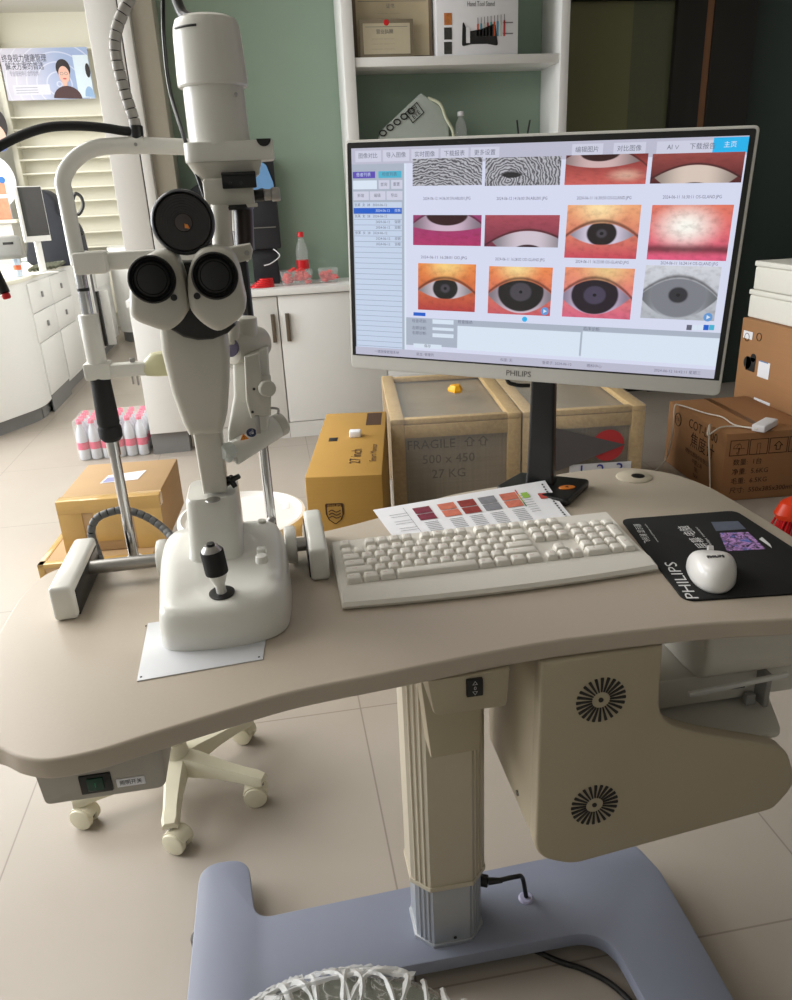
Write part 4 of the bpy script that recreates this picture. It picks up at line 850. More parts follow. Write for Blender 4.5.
# ------------------------------------------------------------ patient stool behind the table (five-star base)
def star_stool(cx, cy, a0, rad, label):
    t = thing('swivel_stool', (cx, cy, 0), label, 'stool')
    b = MB(); b.lathe([(0, .055), (.034, .055), (.042, .06), (.040, .085), (.030, .10), (.026, .14), (0, .14)], (cx, cy, 0), (0, 0, 1), M_CREAM, 32); put('hub', b, t)
    b = MB(); b.cyl((cx, cy, .13), (cx, cy, .40), .022, M_CREAM, n=24); b.cyl((cx, cy, .38), (cx, cy, .435), .014, M_CHR, n=20); put('gas_lift', b, t)
    b = MB(); b.lathe([(0, 0), (.15, 0), (.168, .008), (.175, .025), (.165, .045), (.12, .055), (0, .057)], (cx, cy, .432), (0, 0, 1), mat('grey_vinyl', (150, 152, 150), .45), 48); put('seat', b, t)
    for k in range(5):
        a = a0[k]; d = V((cos(a), sin(a), 0)); s_ = V((-sin(a), cos(a), 0)); R_ = rad[k]
        b = MB(); rings = []
        for tt, hw, z0, z1 in ((0.02, .026, .062, .108), (.06, .024, .062, .104), (.12, .020, .064, .092), (.19, .018, .060, .082), (.225, .019, .056, .078), (.246, .016, .056, .074)):
            tt = tt * (R_ + .010) / .246; c = V((cx, cy, 0)) + d * tt; rings.append([tuple(c + s_ * x + V((0, 0, z))) for x, z in ((-hw, z0), (-hw, z1 - .008), (-hw + .006, z1), (hw - .006, z1), (hw, z1 - .008), (hw, z0), (hw - .005, z0 + .004), (-hw + .005, z0 + .004))])
        b.loft(rings, M_CREAM); lg = put('leg', b, t, smooth=50)
        c = V((cx, cy, 0)) + d * R_; ca = a + (0.9, -.5, 1.9, .4, 1.2)[k]; w_ = V((cos(ca), sin(ca), 0)); tr = V((-sin(ca), cos(ca), 0))
        cc = c + tr * .012; b = MB()
        for sg in (-1, 1): b.cyl(cc + w_ * (.006 * sg) + V((0, 0, .0265)), cc + w_ * (.022 * sg) + V((0, 0, .0265)), .026, M_CREAM, n=28, bev=.003)
        b.cyl(c + V((0, 0, .03)), c + V((0, 0, .06)), .008, M_CHR, n=14); b.cyl(cc - w_ * .008 + V((0, 0, .0265)), cc + w_ * .008 + V((0, 0, .0265)), .02, mat('dark_hub', (60, 58, 54), .5), n=20)
        hood = MB(); hp = [(cos(x) * .0285, sin(x) * .0285) for x in [radians(15 + 15 * i) for i in range(11)]] + [(cos(x) * .024, sin(x) * .024) for x in [radians(165 - 15 * i) for i in range(11)]]
        Mh = frame(cc + V((0, 0, .0265)), tr, (0, 0, 1)); b.prism(hp, 'xy', -.016, .016, M_CREAM, M=Mh)
        put('caster', b, t)
    return t
sc = V((-.315, 1.49, 0)); tips = [(-.528, 1.43), (-.315, 1.315), (-.128, 1.41), (-.160, 1.63), (-.46, 1.66)]
star_stool(sc.x, sc.y, [atan2(y - sc.y, x - sc.x) for x, y in tips], [sqrt((y - sc.y) ** 2 + (x - sc.x) ** 2) for x, y in tips], 'cream five-star swivel stool on casters, standing behind the table')

# stool wrapped in plastic at the bottom edge
pw = thing('wrapped_stool', (-.01, .436, 0), 'round stool seat wrapped in crinkled clear plastic film at the bottom edge', 'stool')
cx, cy, sr, szt = -.012, .436, .197, .455
b = MB(); b.lathe([(0, 0), (.17, 0), (.19, .01), (sr - .004, .03), (.188, .055), (.14, .068), (0, .072)], (cx, cy, szt - .072), (0, 0, 1), mat('olive_grey_vinyl', (112, 114, 100), .5), 48); put('seat', b, pw)
m, nt, bs = new_nt('crinkled_film'); n = NB(nt); tc = nt.nodes.new('ShaderNodeTexCoord'); f = n.noise(tc.outputs['Object'], 14, 6, 3.0)
rg = n.ss(n.m('ABSOLUTE', n.m('SUBTRACT', f, .5)), .05, .0); nt.links.new(n.m('ADD', n.m('MULTIPLY', rg, .5), .14), bs.inputs['Alpha'])
bs.inputs['Base Color'].default_value = lin((214, 214, 208)); bs.inputs['Roughness'].default_value = .25
bp = nt.nodes.new('ShaderNodeBump'); bp.inputs['Strength'].default_value = .8; bp.inputs['Distance'].default_value = .01; nt.links.new(f, bp.inputs['Height']); nt.links.new(bp.outputs[0], bs.inputs['Normal'])
bb = bmesh.new(); rings = []
for k, (r, z) in enumerate([(.0, szt + .006), (.05, szt + .006), (.10, szt + .005), (.15, szt), (.185, szt - .012), (.202, szt - .03), (.206, szt - .06), (.203, szt - .09)]):
    rings.append([(cx + (r + random.uniform(-.002, .002) * (r > 0)) * cos(2 * pi * i / 72), cy + (r + random.uniform(-.002, .002)) * sin(2 * pi * i / 72), z + random.uniform(-.002, .003)) for i in range(72)])
b = MB(); b.loft(rings, m, cap=False)
put('plastic_film', b, pw, smooth=80)
b = MB(); M_TW = mat('bunched_film', (232, 232, 230), .25, alpha=.55, noise=.1, scale=60, bump=1.0)
def ribbon(path, w0, w1):
    P = smooth_path(path, 5); L_ = []
    for k, p in enumerate(P):
        t = (P[min(k + 1, len(P) - 1)] - P[max(k - 1, 0)]).normalized(); sd = t.cross(V((0, 0, 1))).normalized(); q = k / (len(P) - 1); ww = (w0 * (1 - q) + w1 * q) * random.uniform(.5, 1.4)
        L_.append([b.bm.verts.new(p + sd * ww), b.bm.verts.new(p + V((0, 0, .0025))), b.bm.verts.new(p - sd * ww * .7)])
    mi_ = b.mi(M_TW)
    for a_, c_ in zip(L_, L_[1:]):
        for m_ in (0, 1): f_ = b.bm.faces.new((a_[m_], a_[m_ + 1], c_[m_ + 1], c_[m_])); f_.material_index = mi_
for k in range(20):
    a = radians(40 + 5.2 * k + random.uniform(-4, 4)); a2 = a + random.uniform(-.7, .7); r2 = random.uniform(.05, .15); am = (a * .6 + a2 * .4) + random.uniform(-.06, .06)
    ribbon([(cx + .2 * cos(a), cy + .2 * sin(a), szt - .018), (cx + .175 * cos(am), cy + .175 * sin(am), szt + .003), (cx + (r2 + .02) * cos(a2), cy + (r2 + .02) * sin(a2), szt + .009), (cx + r2 * cos(a2 + .1), cy + r2 * sin(a2 + .1), szt + .009)], .006, .001)
for a0_, a1_ in ((60, 95), (98, 150)):
    for q in range(3): ribbon([(cx + (.199 - .004 * q) * cos(radians(x)), cy + (.199 - .004 * q) * sin(radians(x)), szt - .016 + .003 * q + random.uniform(-.002, .002)) for x in range(a0_, a1_, 4)], .005, .003)
put('film_folds', b, pw, 'bunched white folds of film')
b = MB(); b.cyl((cx, cy, .07), (cx, cy, szt - .07), .024, M_CREAM, n=24); put('gas_lift', b, pw)
for k in range(5):
    a = radians(200 + 72 * k); e_ = V((cx + .21 * cos(a), cy + .21 * sin(a), .05)); b = MB(); b.tube([(cx, cy, .085), (cx + .1 * cos(a), cy + .1 * sin(a), .078), e_ + V((0, 0, .012))], .017, M_CREAM, 10, sub=4); b.cyl(e_ + V((-.012 * sin(a), .012 * cos(a), -.024)), e_ + V((.012 * sin(a), -.012 * cos(a), -.024)), .025, M_CREAM, n=20); put('leg', b, pw)

# ------------------------------------------------------------ printer hanging under the table right
pr = thing('printer', (.66, 1.0, .45), 'off-white printer under the right end of the table with its paper tray open', 'printer')
M_PRT = mat('printer_white', (206, 202, 192), .4, noise=.01); M_PRT2 = mat('printer_grey', (150, 148, 144), .5)
x0 = yat(692, 650, .90).x
b = MB()
q = [xat(p[0], p[1], .60) for p in ((700, 650),)]
prof = [(.866, .690), (.858, .63), (.866, .598), (.885, .580), (.92, .575), (1.16, .575), (1.16, .690)]
b.prism([(y, z) for y, z in prof], 'yz', .575, .80, M_PRT, .012, 3); 
b.prism([(.885, .7225), (1.15, .7225), (1.15, .688), (.885, .688)], 'yz', .585, .79, M_BLK, .002)
put('printer_body', b, pr)
b = MB(); b.box((.56, .868, .566), (.72, .874, .574), mat('bright_clear_strip', (236, 236, 232), .2, alpha=.7), .001, M=Matrix.Translation((.64, .87, .57)) @ Matrix.Rotation(radians(-4), 4, 'Y') @ Matrix.Translation((-.64, -.87, -.57))); put('output_guide', b, pr, 'clear plastic guide strip')
b = MB(); b.box((.475, .90, .52), (.76, 1.16, .573), M_PRT, .004)
for x in (.60, .65): b.box((x, .8985, .540), (x + .022, .901, .544), M_BLK)
put('front_panel', b, pr)
b = MB(); b.prism(roundpoly([(.475, .825, .01), (.69, .825, .02), (.74, .95, .02), (.74, 1.10, .01), (.475, 1.10, .01)]), 'xy', .500, .510, M_PRT, .002); b.box((.56, .832, .492), (.60, .86, .4995), M_PRT2, .001); put('paper_tray', b, pr)
b = MB(); b.box((.690, .875, .515), (.700, .93, .575), M_PRT2, .003); b.box((.668, .885, .515), (.684, .895, .535), M_PRT2, .002); put('tray_hinge', b, pr)

# ------------------------------------------------------------ boxes behind
def turn(t, pivot, deg):
    a = radians(deg); Rm = Matrix.Rotation(a, 4, 'Z'); p = V((pivot[0], pivot[1], 0)); t.location = p + Rm @ (t.location - p); t.rotation_euler.z = a
def carton(name, x0, x1, y0, y1, z0, z1, m, label, group=None, bev=.004):
    t = thing(name, ((x0 + x1) / 2, (y0 + y1) / 2, z0), label, 'box', group)
    b = MB(); b.box((x0, y0, z0 + .001), (x1, y1, z1), m, bev); o = put('carton', b, t); return t
# golden monitor carton
x0, x1, y0, y1, z1 = .055, .287, 2.17, 2.88, .5
t = carton('cardboard_box', x0, x1, y0, y1, 0, z1, M_CARDY, 'tall golden cardboard carton with a shield emblem, left of the wooden crates')
b = MB(); M_BR = mat('brown_print', (70, 44, 26), .8)
c = yat(335, 512, y0 - .0015); sh = [(-.028, .034), (.028, .034), (.028, 0), (.02, -.02), (0, -.036), (-.02, -.02), (-.028, 0)]
b.prism(roundpoly([(a_, c_, .006) for a_, c_ in sh]), 'xz', 0, .001, M_BR, M=Matrix.Translation(c)); b.prism(roundpoly([(a_ * .8, c_ * .8 - .003, .005) for a_, c_ in sh]), 'xz', -.0012, 0, M_CARDY, M=Matrix.Translation(c))
for k in range(3): b.tube([c + V((-.018, -.0016, -.012 + .010 * k)), c + V((-.008, -.0016, -.007 + .010 * k)), c + V((.004, -.0016, -.014 + .010 * k)), c + V((.018, -.0016, -.008 + .010 * k))], .0016, M_BR, 6, 4)
b.text('PHILIPS', .010, M_CARDY, frame(c + V((0, -.0018, .028)), (1, 0, 0), (0, 0, 1)), width=.04); put('emblem', b, t, 'dark shield emblem')
b = MB(); p0 = zat(338, 418, z1 + .001); b.box((.215, 2.70, z1), (.27, 2.86, z1 + .001), M_BR); put('dark_label', b, t, 'dark printed rectangle')
b = MB(); b.text('27 inch', .05, M_BR, frame((.20, 2.35, z1 + .0015), (0, 1, 0), (-1, 0, 0))); b.text('Smart Monitor', .03, M_BR, frame((.255, 2.38, z1 + .0015), (0, 1, 0), (-1, 0, 0))); put('top_print', b, t)
b = MB(); b.box((.165, 2.55, z1), (.205, 2.585, z1 + .022), M_PAPER, .004); put('carry_handle', b, t, 'white plastic handle clip')
b = MB(); b.box((.095, 2.52, z1), (.125, 2.56, z1 + .0012), M_INK, .0005); put('hand_hole', b, t)
turn(t, (x0, y0), -10)
# wooden crates
def crate(x0, x1, y0, y1, z1, label):
    t = thing('wooden_crate', ((x0 + x1) / 2, (y0 + y1) / 2, 0), label, 'crate', 'film-wrapped wooden crates behind the monitor stand')
    b = MB(); b.box((x0 + .022, y0 + .022, .03), (x1 - .022, y1 - .022, z1 - .03), M_PLY); put('inner_carton', b, t)
    W = .05; th = .022
    for (x, y) in ((x0, y0), (x1 - W, y0), (x0, y1 - th), (x1 - W, y1 - th)):
        b = MB(); b.box((x, y, 0.001), (x + W, y + th, z1 - .022), M_CRATE, .002); put('post', b, t)
    for (y) in (y0, y1 - th):
        for z in (z1 - .075, .03):
            b = MB(); b.box((x0 + W, y + .001, z), (x1 - W, y + th, z + .05), M_CRATE, .002); put('rail', b, t)
    for x in (x0, x1 - W):
        b = MB(); b.box((x, y0, z1 - .022), (x + W, y1, z1), M_CRATE, .002); put('top_batten', b, t)
    for y in (y0 + .004, y1 - W):
        b = MB(); b.box((x0 + W, y, z1 - .022), (x1 - W, y + W * .6, z1 - .002), M_CRATE, .002); put('cross_batten', b, t)
    b = MB(); b.box((x0 - .002, y0 - .003, .01), (x1 + .002, y1 + .002, z1 + .002), M_FILM, .003); put('stretch_film', b, t)
    return t
c1 = crate(.405, .893, 2.70, 3.44, .50, 'film-wrapped wooden crate behind the table, left one beside the golden carton')
c2 = crate(.900, 1.365, 2.70, 3.44, .50, 'film-wrapped wooden crate behind the monitor stand, with a red round label')
b = MB(); F = frame((.62, 2.718, .30), (1, 0, 0), (0, 0, 1))
for s, y_ in (('FRAGILE  ⇧⇧', .09), ('500 x 450', .03), ('27 KG', -.03)): b.text(s, .05, mat('faded_ink', (96, 82, 66), .8), F @ Matrix.Translation((0, y_, 0)))
put('stencilled_print', b, c1)
c = yat(607, 438, 2.69); c.y = 2.69
b = MB(); b.lathe([(0, 0), (.062, 0), (0, .001)], c + V((-.025, -.001, 0)), (0, -1, 0), mat('label_red', (196, 56, 60), .6), 36); b.prism([(-.20, .09), (-.20, -.03), (-.16, -.09), (.10, 0)], 'xz', -.004, -.003, mat('label_grey', (96, 92, 94), .6), M=Matrix.Translation(c + V((-.06, 0, 0))))
b.box(c + V((-.17, 0, -.13)), c + V((.07, .002, -.07)), M_PAPER); b.text('1  2  3', .07, mat('blue_marker', (50, 60, 150), .6), frame(c + V((-.05, -.004, -.10)), (1, 0, 0), (0, 0, 1)))
put('shipping_label', b, c2, 'red circle and grey wedge shipping label'); turn(c1, (.405, 2.73), -6); turn(c2, (.405, 2.73), -6)
b = MB(); c = zat(456, 391, .505)
pts = [(c.x + .025 * cos(a) * (1 + .35 * sin(3 * a)), c.y + .04 * sin(a) * (1 + .25 * cos(2 * a))) for a in [2 * pi * i / 24 for i in range(24)]]
b.loft([[(x, y, .5035) for x, y in pts], [(c.x + (x - c.x) * 1.05, c.y + (y - c.y) * 1.05, .512) for x, y in pts], [(c.x + (x - c.x) * .6, c.y + (y - c.y) * .7, .530) for x, y in pts]], M_YEL)
put('yellow_wrapper', b, None, 'small crumpled yellow wrapper on top of the left crate', 'wrapper')
# left taped carton on a lower one
t = carton('cardboard_box', -.82, -.462, 2.71, 3.13, .10, .302, M_CARD, 'taped brown carton with a white address label, behind the left end of the table')
b = MB(); b.box((-.823, 2.707, .10), (-.74, 2.712, .305), M_TAPE, .001); b.box((-.56, 2.707, .10), (-.459, 2.712, .305), M_TAPE, .001); b.box((-.823, 2.706, .255), (-.459, 2.76, .3045), M_TAPE, .001); b.box((-.70, 2.7065, .14), (-.60, 2.712, .26), M_TAPE, .001); put('packing_tape', b, t, 'shiny yellowish packing tape')
b = MB(); b.quad([zat(97, 483, .3035), zat(135, 478, .3035), zat(142, 469, .3035), zat(104, 475, .3035)], M_PAPER); b.quad([zat(99, 482, .304), zat(116, 480, .304), zat(117, 476, .304), zat(104, 477, .304)], mat('lilac_print', (150, 150, 190), .8)); put('address_label', b, t, 'white address label', smooth=None)
turn(t, (-.82, 2.71), -4)
t = carton('cardboard_box', -.90, -.50, 2.63, 2.98, 0, .099, M_CARD, 'flat brown carton with taped edge, underneath the taped carton')
b = MB(); b.box((-.902, 2.628, .085), (-.498, 2.66, .1005), M_TAPE, .001); b.box((-.902, 2.628, .0), (-.88, 2.98, .1005), M_TAPE, .001); put('packing_tape', b, t); turn(t, (-.82, 2.71), -4)
# right carton
X0, X1, Y0, Y1, Z1 = 1.80, 2.185, 2.75, 3.30, .30
t = carton('cardboard_box', X0, X1, Y0, Y1, 0, Z1, M_CARDD, 'low brown carton with dark lettering, a white adapter lying on top of it')
b = MB(); F = frame((X0 - .0015, 3.0, .15), (0, -1, 0), (0, 0, 1))
b.text('COT-L900', .06, M_BR, F @ Matrix.Translation((.05, .105, 0)), depth=0); b.text('焦度计', .075, M_BR, F @ Matrix.Translation((.06, .035, 0)))
for k, s in enumerate(('精密仪器股份有限公司', '中国上海', 'TEL:', 'FAX:')): b.text(s, .024, M_BR, F @ Matrix.Translation((.03, -.025 - .03 * k, 0)))
put('side_print', b, t, 'dark brown printed lettering'); b = MB(); b.tube([F @ V((-.19 + .03 * cos(x_ * pi / 12), .09 + .03 * sin(x_ * pi / 12), 0)) for x_ in range(25)], .002, M_BR, 6, sub=0); b.text('FA', .03, M_BR, F @ Matrix.Translation((-.19, .09, .0015))); put('round_logo', b, t, 'round printed logo')
b = MB(); F = frame((X0 + .19, Y0 - .0015, .15), (1, 0, 0), (0, 0, 1))
for k, s in enumerate(('☂', '▯', '⇧', '⚠')):
    for (a_, c_, d_, e_) in ((-.15, .055, -.148, .12), (-.08, .055, -.078, .12)): pass
    x = -.14 + .085 * k; b.text(s, .05, M_BR, F @ Matrix.Translation((x + .01, .082, 0)))
    for q0, q1 in (((x - .03, .053), (x + .05, .056)), ((x - .03, .118), (x + .05, .121)), ((x - .03, .053), (x - .027, .121)), ((x + .047, .053), (x + .05, .121))):
        b.quad([F @ V((q0[0], q0[1], 0)), F @ V((q1[0], q0[1], 0)), F @ V((q1[0], q1[1], 0)), F @ V((q0[0], q1[1], 0))], M_BR)
for k, s in enumerate(('数量:  1台', '净重:  5.6KG', '毛重:  6.5KG', '尺寸:  550x385x300mm')): b.text(s, .03, M_BR, F @ Matrix.Translation((-.15, .022 - .042 * k, 0)), 'LEFT')
put('front_print', b, t, 'dark brown handling symbols and weights')
b = MB(); b.box((X0 + .17, Y0, Z1), (X0 + .20, Y1, Z1 + .0008), mat('brown_tape', (110, 78, 52), .4)); put('top_tape', b, t)
turn(t, (1.80, 2.75), -4)
# adapter with cable
c = zat(765, 424, Z1 + .02)
ad = thing('power_adapter', (c.x, c.y, Z1), 'white power adapter with thin cable lying on the brown carton', 'adapter')
Ma = Matrix.Translation((c.x, c.y, Z1 + .001)) @ Matrix.Rotation(radians(35), 4, 'Z'); b = MB(); b.box((-.07, -.027, 0), (.07, .027, .03), M_PAPER, .006, 3, M=Ma); put('adapter_body', b, ad)
b = MB(); s0 = Ma @ V((-.07, 0, .014)); b.tube([s0, zat(745, 427, Z1 + .008), zat(722, 427, Z1 + .01), zat(708, 435, Z1 + .012), V((X0 - .012, 2.86, Z1 + .012)), V((X0 - .014, 2.85, .24)), V((X0 - .014, 2.82, .12)), V((X0 - .016, 2.80, .03)), V((X0 - .05, 2.78, .006))], .003, M_KEY, 8)
b.tube([s0, zat(735, 425, Z1 + .008), zat(722, 417, Z1 + .012), zat(705, 413, Z1 + .012), V((X0 + .02, 3.17, Z1 + .014)), V((X0 - .012, 3.16, Z1 + .008)), V((X0 - .014, 3.15, .2)), V((X0 - .016, 3.18, .06)), V((X0 - .1, 3.14, .006))], .003, M_KEY, 8); put('adapter_cable', b, ad)
# tall carton and foam boxes
t = carton('cardboard_box', 2.225, 2.66, 2.75, 3.385, 0, .655, M_CARDD, 'tall brown carton with a black appliance drawing, under the white foam boxes')
def q2(pa, pb_, dx=.002):
    a = xat(*pa, 2.225 - dx); c = xat(*pb_, 2.225 - dx); return [V((a.x, a.y, c.z)), V((a.x, c.y, c.z)), V((a.x, c.y, a.z)), V((a.x, a.y, a.z))]
b = MB(); b.quad(q2((744, 330), (752, 340)), M_PAPER); put('barcode_label', b, t, 'white label')
b = MB(); p = q2((744, 352), (756, 375)); 
cc = (p[0] + p[2]) / 2; b.box(cc + V((-.001, -.04, -.035)), cc + V((0, .03, .03)), M_INK, .0005); b.cyl(cc + V((0, .02, .0)), cc + V((-.001, .02, .0)), .03, M_INK, n=16); b.cyl(cc + V((0, -.02, .03)), cc + V((-.001, -.02, .03)), .02, M_INK, n=16); put('appliance_drawing', b, t, 'small black appliance drawing')
b = MB(); b.quad(q2((759, 360), (768, 380)), M_PAPER); b.quad(q2((759, 360), (768, 364), .003), mat('label_blue', (90, 130, 180), .6)); put('energy_label', b, t, 'blue and white label'); b = MB(); b.quad(q2((754, 397), (769, 410)), M_PAPER); put('paper_label', b, t, 'white label')
b = MB(); 
for kk in (0, 1): p = xat(747 + 12 * kk, 337, 2.223); b.tube([p + V((0, .018 * cos(x_ * pi / 10), .018 * sin(x_ * pi / 10))) for x_ in range(21)], .0016, M_BR, 6, sub=0)
put('round_marks', b, t)
M_FOAM = mat('white_foam', (226, 224, 214), .8, noise=.03, bump=.1)
for i, (x0, x1, y0, y1, z0, z1, lb) in enumerate(((2.245, 2.66, 2.80, 3.385, .657, .785, 'white foam box on the tall brown carton, lower of two'), (2.24, 2.66, 2.80, 3.36, .787, .915, 'white foam box topmost in the right-hand stack'))):
    t = thing('foam_box', ((x0 + x1) / 2, (y0 + y1) / 2, z0), lb, 'box', 'white foam boxes on the tall carton'); b = MB(); b.box((x0, y0, z0), (x1, y1, z1 - .025), M_FOAM, .008, 3); put('tray', b, t); b = MB(); b.box((x0 - .004, y0 - .004, z1 - .024), (x1 + .004, y1 + .004, z1), M_FOAM, .006, 3); put('lid', b, t)
# red broom
c = zat(789, 520, .10)
br = thing('broom', (c.x + .06, c.y, 0), 'bright red broom with bristles at the right edge', 'broom')
b = MB(); b.lathe([(0, 0), (.11, 0), (.12, .02), (.10, .06), (.03, .09), (0, .092)], (c.x + .06, c.y, .11), (0, 0, 1), mat('red_plastic_cap', (224, 60, 20), .4), 36, squash=(1, .5)); put('broom_head', b, br)
b = MB()
for k in range(160):
    a = 2 * pi * random.random(); r = .11 * sqrt(random.random()); x = c.x + .06 + r * cos(a); y = c.y + r * .5 * sin(a)
    b.cyl((x, y, .115), (x + (x - c.x - .06) * .5, y + (y - c.y) * .5, 0.001), .0022, M_RED, n=5)
o = put('bristles', b, br, 'bright red bristles'); o['kind'] = 'stuff'
b = MB(); b.cyl((c.x + .06, c.y, .19), (c.x + .30, c.y + .05, 1.15), .012, M_RED, n=16); put('handle', b, br)
# white tub
tb = thing('round_tub', (-.16, 2.46, 0), 'low round white tub with a lid on the floor behind the slit lamp', 'tub')
b = MB(); b.lathe([(0, .001), (.17, .001), (.185, .02), (.20, .25), (.196, .26), (0, .26)], (-.16, 2.46, 0), (0, 0, 1), M_WHT, 56); put('tub_wall', b, tb)
b = MB(); b.lathe([(0, .262), (.19, .262), (.195, .268), (.20, .258), (.214, .258), (.217, .275), (.214, .288), (.204, .29), (.200, .284), (.19, .276), (0, .274)], (-.16, 2.46, 0), (0, 0, 1), M_WHT, 56); put('lid', b, tb)
b = MB(); p = zat(286, 505, .276); b.box(p + V((-.012, -.035, -.001)), p + V((.012, .035, .001)), M_PAPER, .0005); put('label', b, tb, 'small paper label')

# ------------------------------------------------------------ water bottle pack (left)
def bottle(x, y, z, H, r, mcap, mlab, mbody, label, cat='bottle', group=None):
    t = thing('water_bottle', (x, y, z), label, cat, group)
    k = H / .22
    b = MB(); b.lathe([(0, .001), (r * .85, .001), (r, .008 * k), (r, .06 * k), (r * .94, .075 * k), (r, .09 * k), (r, .135 * k), (r * .8, .165 * k), (r * .42, .19 * k), (r * .42, .205 * k), (0, .205 * k)], (x, y, z), (0, 0, 1), mbody, 20); put('bottle_body', b, t)
    b = MB(); b.lathe([(r * 1.02, .06 * k), (r * 1.02, .1 * k)], (x, y, z), (0, 0, 1), mlab, 20); bmesh.ops.delete(b.bm, geom=[f for f in b.bm.faces if len(f.verts) > 4], context='FACES_ONLY'); put('label_band', b, t)
    b = MB(); b.lathe([(0, .200 * k), (r * .52, .200 * k), (r * .52, .219 * k), (r * .46, .222 * k), (0, .222 * k)], (x, y, z), (0, 0, 1), mcap, 16); put('cap', b, t)
    return t
M_BOT = mat('hazy_bottle', (226, 230, 238), .2, alpha=.85)
b0 = bottle(-1.065, 4.20, 0, .22, .029, M_PINK, M_PINK, M_BOT, 'pink-capped water bottle in the shrink-wrapped pack on the floor', group='pink-capped water bottles in the floor pack')
for i in range(6):
    for j in range(4):
        if i or j: copy_tree(b0, (i * .062, j * .062, 0))
b = MB(); b.prism(roundpoly([(-1.098, 4.167, .025), (-.722, 4.167, .025), (-.722, 4.42, .025), (-1.098, 4.42, .025)]), 'xy', .002, .222, M_FILM, .01); put('shrink_wrap', b, None, 'clear shrink wrap holding the pack of pink-capped bottles', 'plastic wrap')

# ------------------------------------------------------------ low cabinets along the back wall
def cabinet(x0, x1, y0, y1, z0, z1, doors, label, toe, plinth, handles):
    t = thing('low_cabinet', ((x0 + x1) / 2, (y0 + y1) / 2, 0), label, 'cabinet')
    b = MB(); b.box((x0, y0 + .02, z0), (x1, y1, z1), M_WHT); put('cabinet_body', b, t)
    b = MB(); b.box((x0 + .0, y0 + toe, .0), (x1, y1, z0), plinth); put('plinth', b, t)
    n = len(doors) - 1
    for k in range(n):
        b = MB(); b.box((doors[k] + .0025, y0, z0 + .004), (doors[k + 1] - .0025, y0 + .019, z1 - .004), M_WHT, .0015); d_ = put('door', b, t)
        if handles[k] is not None:
            hx = handles[k]; b = MB(); b.box((hx - .011, y0 - .018, .55), (hx + .011, y0 - .0005, .70), mat('bronze_handle', (110, 100, 88), .4, .5), .002); put('handle', b, d_, 'dark bronze pull handle')
    return t
cabinet(-.50, .05, 4.25, 4.61, .09, .795, [-.50, .05], 'white low cabinet behind the slit lamp, left of the golden carton', .005, M_WHT, [.018])
cabinet(.052, 1.2, 4.25, 4.61, .09, .795, [.052, .63, 1.2], 'white low cabinet with dark pull handles under the bookshelf', .005, M_WHT, [.095, None])
cabinet(-.70, -.504, 4.14, 4.61, .12, .795, [-.70, -.504], 'narrow white low cabinet with grey plinth below the grey pier', .03, M_TOE, [None])
b = MB(); b.box((-.502, 4.23, .797), (1.2, 4.615, .83), M_WHT, .002); b.box((-.705, 4.12, .797), (-.503, 4.615, .83), M_WHT, .002); put('cabinet_worktop', b, None, 'continuous white worktop on the low cabinets along the green wall', 'worktop')
# things on the worktop
ZT = .831
M_REDC = mat('red_sweets', (228, 66, 64), .45, noise=.3, scale=60, bump=.8)
def clear_box(cx, cy, wx, wy, h, label, fill=.5):
    t = thing('clear_box', (cx, cy, ZT), label, 'container', 'clear boxes of red sweets on the worktop')
    b = MB(); pr_ = [rr(cx, cy, wx * .88, wy * .88, .012, ZT + .001), rr(cx, cy, wx, wy, .015, ZT + h)]; b.loft(pr_, M_GLS); put('container', b, t)
    b = MB()
    for k in range(46):
        x = cx + random.uniform(-1, 1) * wx * .74; y = cy + random.uniform(-1, 1) * wy * .74; z = ZT + .012 + random.random() * h * fill * (1.1 - ((x - cx) / wx) ** 2)
        b.sphere((x, y, z), .013, M_REDC, (1.2, .8, .8), 8, 6)
    o = put('red_sweets', b, t, 'pile of small red sweets'); o['kind'] = 'stuff'
clear_box(.17, 4.40, .09, .06, .075, 'clear box heaped with red sweets beside the red-capped bottle', .85)
clear_box(.345, 4.42, .055, .05, .075, 'smaller clear box of red sweets nearest the monitor', .6)
bottle(.215, 4.50, ZT, .265, .034, M_RED, M_RED, mat('clear_bottle', (220, 226, 224), .1, alpha=.25), 'clear bottle with red cap and red label on the white worktop')
b = MB(); 
for k in range(5): b.lathe([(0, 0), (.055 - .006 * k, 0), (.055 - .006 * k, .008), (0, .008)], (-.02 + .006 * k, 4.36, ZT + .001 + .009 * k), (0, 0, 1), M_RED, 24, squash=(1.2, .8))
put('red_saucers', b, None, 'small stack of red dishes on the worktop left of the sweets', 'dish')
# dark case with light blue cloth against the wall
M_CASE = mat('black_case', (34, 36, 42), .5, noise=.1)
cs = thing('dark_case', (.03, 4.53, ZT), 'black upright case standing on the worktop against the green wall', 'case')
b = MB(); b.box((-.09, 4.46, 1.02), (.105, 4.60, 1.49), M_CASE, .012); b.box((-.06, 4.50, ZT), (.08, 4.58, 1.03), M_CASE, .004); put('case_body', b, cs)
b = MB(); b.box((-.07, 4.452, 1.13), (.085, 4.459, 1.135), M_STL); put('zip', b, cs)
b = MB(); b.tube([(.06, 4.45, 1.02), (.09, 4.42, .985), (.04, 4.40, .95), (.0, 4.40, .94)], .003, M_PAPER, 6); put('white_cord', b, cs)
b = MB(); b.loft([[yat(x, y, yy) for x, y in ((246, 172), (258, 160), (266, 165), (273, 182), (274, 188), (268, 190), (262, 188), (256, 190), (248, 190))] for yy in (4.44, 4.452)], mat('light_blue_cloth', (112, 160, 210), .85, noise=.1, bump=.4)); put('blue_cloth', b, None, 'light blue cloth draped over the black case', 'cloth')
b = MB(); M_JKT = mat('dark_jacket_cloth', (36, 40, 42), .9, noise=.2, bump=.5)
